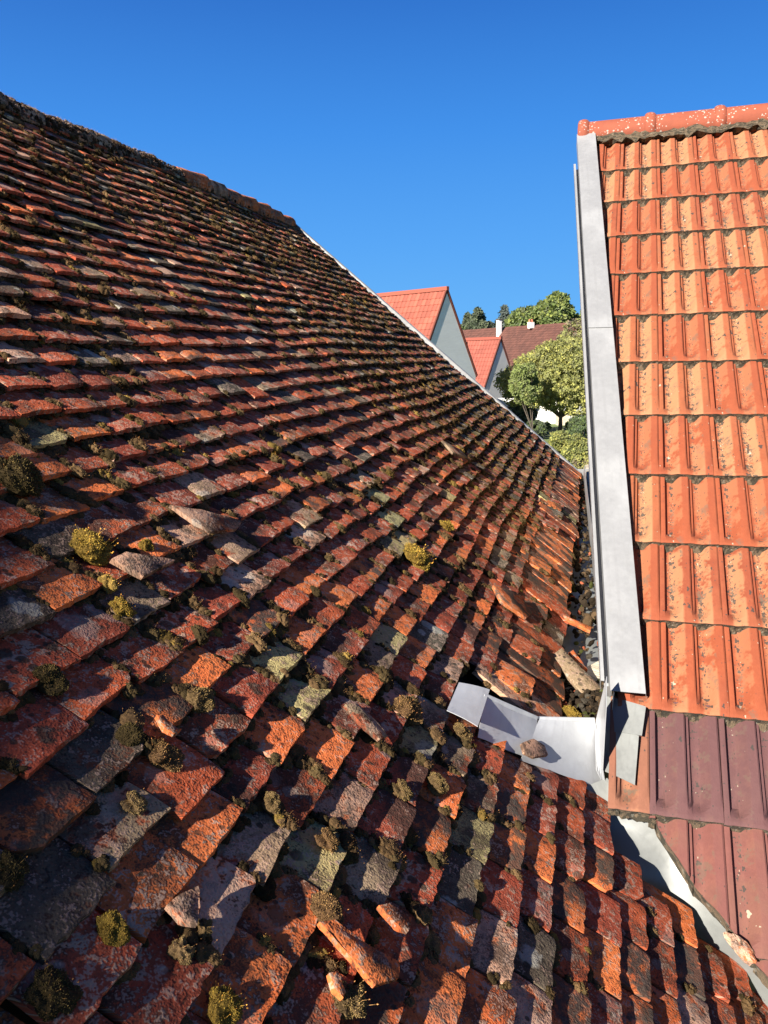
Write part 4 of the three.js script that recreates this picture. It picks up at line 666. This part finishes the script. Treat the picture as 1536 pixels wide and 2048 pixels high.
function tree(name, label, category, pos, o) {
  srand(o.seed); const t = thing(name, label, category, pos), top = o.h, c = V3(0, o.cy ?? top * .62, 0), parts = [], tips = [];
  const nb = o.limbs ?? 7, r0 = o.r ?? .16, fork = V3(0, o.fork ?? top * .3, 0);
  parts.push(limb(V3(0, -.1, 0), fork, r0, r0 * .7));
  const lobes = []; for (let i = 0; i < (o.lobes ?? 14); i++) { const a = rnd() * 6.283, z = rr(-.75, .95), w = Math.sqrt(1 - z * z), k = rr(.45, .8); lobes.push([V3(c.x + Math.cos(a) * w * o.rx * k, c.y + z * o.ry * k, Math.sin(a) * w * o.rz * k), rr(.16, .46)]); }
  for (let i = 0; i < nb; i++) parts.push(limb(fork, lobes[i % lobes.length][0], r0 * .5, r0 * .12));
  mesh('trunk', mergeGeometries(parts), bark, t);
  const im = new THREE.InstancedMesh(leafGeo, leafMat, o.n), ob = new THREE.Object3D(), col = new THREE.Color();
  for (let i = 0; i < o.n; i++) {
    const [lc, lr] = pick(lobes), v = V3(rr(-1, 1), rr(-1, 1), rr(-1, 1)); while (v.lengthSq() > 1) v.set(rr(-1, 1), rr(-1, 1), rr(-1, 1)); v.multiplyScalar(.55 + .45 / Math.max(.3, v.length()) * .6);
    ob.position.set(lc.x + v.x * o.rx * lr, lc.y + v.y * o.ry * lr, lc.z + v.z * o.rz * lr); if (ob.position.y < .05) ob.position.y = .05 + rnd() * .2;
    ob.rotation.set(rr(0, 6), rr(0, 6), rr(0, 6)); ob.scale.setScalar(o.leaf * rr(.6, 1.3)); ob.updateMatrix(); im.setMatrixAt(i, ob.matrix);
    const k = rnd(), q = rr(.7, 1.35), cc = k < (o.mix ?? .2) ? o.col2 : o.col; im.setColorAt(i, col.setRGB(cc[0] * q, cc[1] * q, cc[2] * q));
  }
  kind(add(im, 'crown', t), 'stuff'); return t;
}
function conifer(name, label, pos, h, rad, n, colr, s) {
  srand(s); const t = thing(name, label, 'tree', pos); mesh('trunk', limb(V3(0, -.1, 0), V3(0, h, 0), h * .018, .02), bark, t);
  const im = new THREE.InstancedMesh(leafGeo, leafMat, n), ob = new THREE.Object3D(), col = new THREE.Color(), tiers = Math.round(h * 2.2);
  for (let i = 0; i < n; i++) { const v = rnd() ** .7, tier = Math.floor(v * tiers) / tiers, y = h * (1 - tier) * .96, arm = Math.floor(rnd() * 9) + tier * 50, a = arm * .7 + hash(arm | 0, tier * 99 | 0, 3) * .5, r = rad * (.12 + tier) * rnd() ** .6 * (.75 + .5 * hash(Math.floor(arm), 7, 1)); ob.position.set(Math.cos(a) * r + rr(-.15, .15), y - r * .25 + rr(-.15, .15), Math.sin(a) * r + rr(-.15, .15)); if (ob.position.y < .2) ob.position.y = .2; ob.rotation.set(rr(0, 6), rr(0, 6), rr(0, 6)); ob.scale.set(.28, .1, .28).multiplyScalar(rr(.7, 1.4)); ob.updateMatrix(); im.setMatrixAt(i, ob.matrix); const q = rr(.6, 1.3); im.setColorAt(i, col.setRGB(colr[0] * q, colr[1] * q, colr[2] * q)); }
  kind(add(im, 'crown', t), 'stuff'); return t;
}
const groundAt = (px, zf) => atZ(px, 800, zf).setY(0);
{
  const G1 = [.10, .145, .022], G2 = [.18, .21, .03], OL = [.18, .19, .045], YE = [.32, .31, .065], DK = [.04, .062, .022], BR = [.15, .11, .06];
  tree('leafy_tree', 'big rounded bright green tree rising behind the brown roof', 'tree', groundAt(1092, 95), { seed: 1, h: 12, cy: 8.2, rx: 5, ry: 3.8, rz: 4.4, n: 9000, leaf: .4, col: G1, col2: G2, mix: .35, lobes: 22, r: .3 });
  tree('leafy_tree', 'smaller green tree at the zinc edge, right of the big rounded one', 'tree', groundAt(1158, 99), { seed: 2, h: 10, cy: 8, rx: 2, ry: 2.8, rz: 2.2, n: 3000, leaf: .32, col: G1, col2: G2, mix: .25, lobes: 12 });
  tree('conifer_tree', 'broad dark green conifer behind the two white houses', 'tree', groundAt(950, 92), { seed: 3, h: 11, cy: 7.6, rx: 2.3, ry: 3.3, rz: 2.2, n: 6500, leaf: .24, col: [.05, .075, .03], col2: [.08, .10, .04], mix: .4, lobes: 26 });
  conifer('conifer_tree', 'thin blue-grey spruce top between the dark conifer and the big tree', groundAt(1008, 97), 11, 3, 2600, [.06, .085, .07], 4);
  tree('shrubby_tree', 'low dark tree beside the tall house gable under the dark conifer', 'tree', groundAt(922, 88), { seed: 5, h: 8, cy: 6.6, rx: 1.6, ry: 1.8, rz: 1.6, n: 1500, leaf: .3, col: DK, col2: G1, mix: .3, lobes: 9 });
  tree('leafy_tree', 'sparse bluish small tree behind the white chimney', 'tree', groundAt(990, 98), { seed: 15, h: 9, cy: 7.8, rx: 1.7, ry: 1.5, rz: 1.5, n: 700, leaf: .3, col: [.05, .075, .06], col2: DK, mix: .3, lobes: 9 });
  tree('apple_tree', 'wide olive green fruit tree with a drooping crown in the garden', 'tree', groundAt(1122, 48), { seed: 6, h: 6, cy: 3.5, rx: 4.2, ry: 2.7, rz: 3, n: 19000, leaf: .15, col: OL, col2: YE, mix: .38, lobes: 90, fork: 1.3, r: .16, limbs: 12 });
  tree('apple_tree', 'brownish thin-leaved tree top behind the olive fruit tree', 'tree', groundAt(1170, 54), { seed: 7, h: 7.8, cy: 5.6, rx: 2.9, ry: 2.3, rz: 2, n: 3600, leaf: .19, col: OL, col2: BR, mix: .5, lobes: 22 });
  tree('shrub', 'green bush in front of the brown roof, left of the fruit tree top', 'shrub', groundAt(1066, 44), { seed: 8, h: 4.9, cy: 3.5, rx: 1.4, ry: 1.5, rz: 1.2, n: 3200, leaf: .14, r: .05, fork: .9, col: [.15, .19, .035], col2: OL, mix: .3, lobes: 16 });
  tree('shrub', 'dark shrub with pale leaves at the foot of the small white house', 'shrub', groundAt(1040, 50), { seed: 9, h: 2.4, cy: 1.3, rx: 1.1, ry: 1.3, rz: 1, n: 2200, leaf: .13, col: DK, col2: [.2, .24, .16], mix: .3, lobes: 14, r: .06 });
  tree('shrub', 'low dark green shrub under the fruit tree beside the lawn', 'shrub', groundAt(1072, 48), { seed: 10, h: 1.4, cy: .6, rx: .9, ry: .8, rz: .8, n: 1500, leaf: .12, col: DK, col2: G1, mix: .25, lobes: 12, r: .05 });
  tree('garden_hedge', 'clipped green hedge on the right side of the lawn', 'hedge', groundAt(1168, 46), { seed: 11, h: 1.6, cy: .75, rx: 1.1, ry: .95, rz: 1.6, n: 3600, leaf: .09, col: [.05, .085, .02], col2: G1, mix: .3, lobes: 26, r: .05 });
  tree('shrub', 'yellow-green leafy bush in front of the lawn next to the zinc edge', 'shrub', groundAt(1140, 37.5), { seed: 12, h: 1.7, cy: .55, rx: 1.35, ry: 1.0, rz: 1, n: 4200, leaf: .11, col: [.15, .17, .03], col2: YE, mix: .4, lobes: 24, r: .05 });
  tree('shrub', 'dry ochre plant at the zinc edge below the yellow-green bush', 'shrub', groundAt(1166, 34), { seed: 13, h: .8, cy: .35, rx: .4, ry: .5, rz: .4, n: 500, leaf: .1, col: BR, col2: YE, mix: .4, lobes: 8, r: .03 });
}
{
  const wallAt = (name, label, x0, x1, ytop, zf, mat, th = .2) => { const a = atZ(x0, ytop, zf), b = atZ(x1, ytop, zf), w = a.distanceTo(b), m = mesh(name, new THREE.BoxGeometry(w, a.y, th), mat); m.position.set((a.x + b.x) / 2, a.y / 2, a.z); tag(m, label, 'wall'); return m; };
  wallAt('garden_wall', 'bright white garden wall under the fruit tree at the end of the lawn', 1070, 1113, 822, 58, WHITE);
  wallAt('stone_block', 'beige stone block right of the white garden wall', 1113, 1136, 829, 57, RENDER, .8);
  wallAt('terrace_wall', 'low white terrace wall in front of the small white house', 972, 1028, 797, 54, WHITE);
}
// renderer
const renderer = new THREE.WebGLRenderer({ antialias: true });
renderer.setSize(768, 1024);
renderer.toneMapping = THREE.LinearToneMapping;
renderer.toneMappingExposure = EXPOSURE;
renderer.shadowMap.enabled = true;
renderer.render(scene, camera);
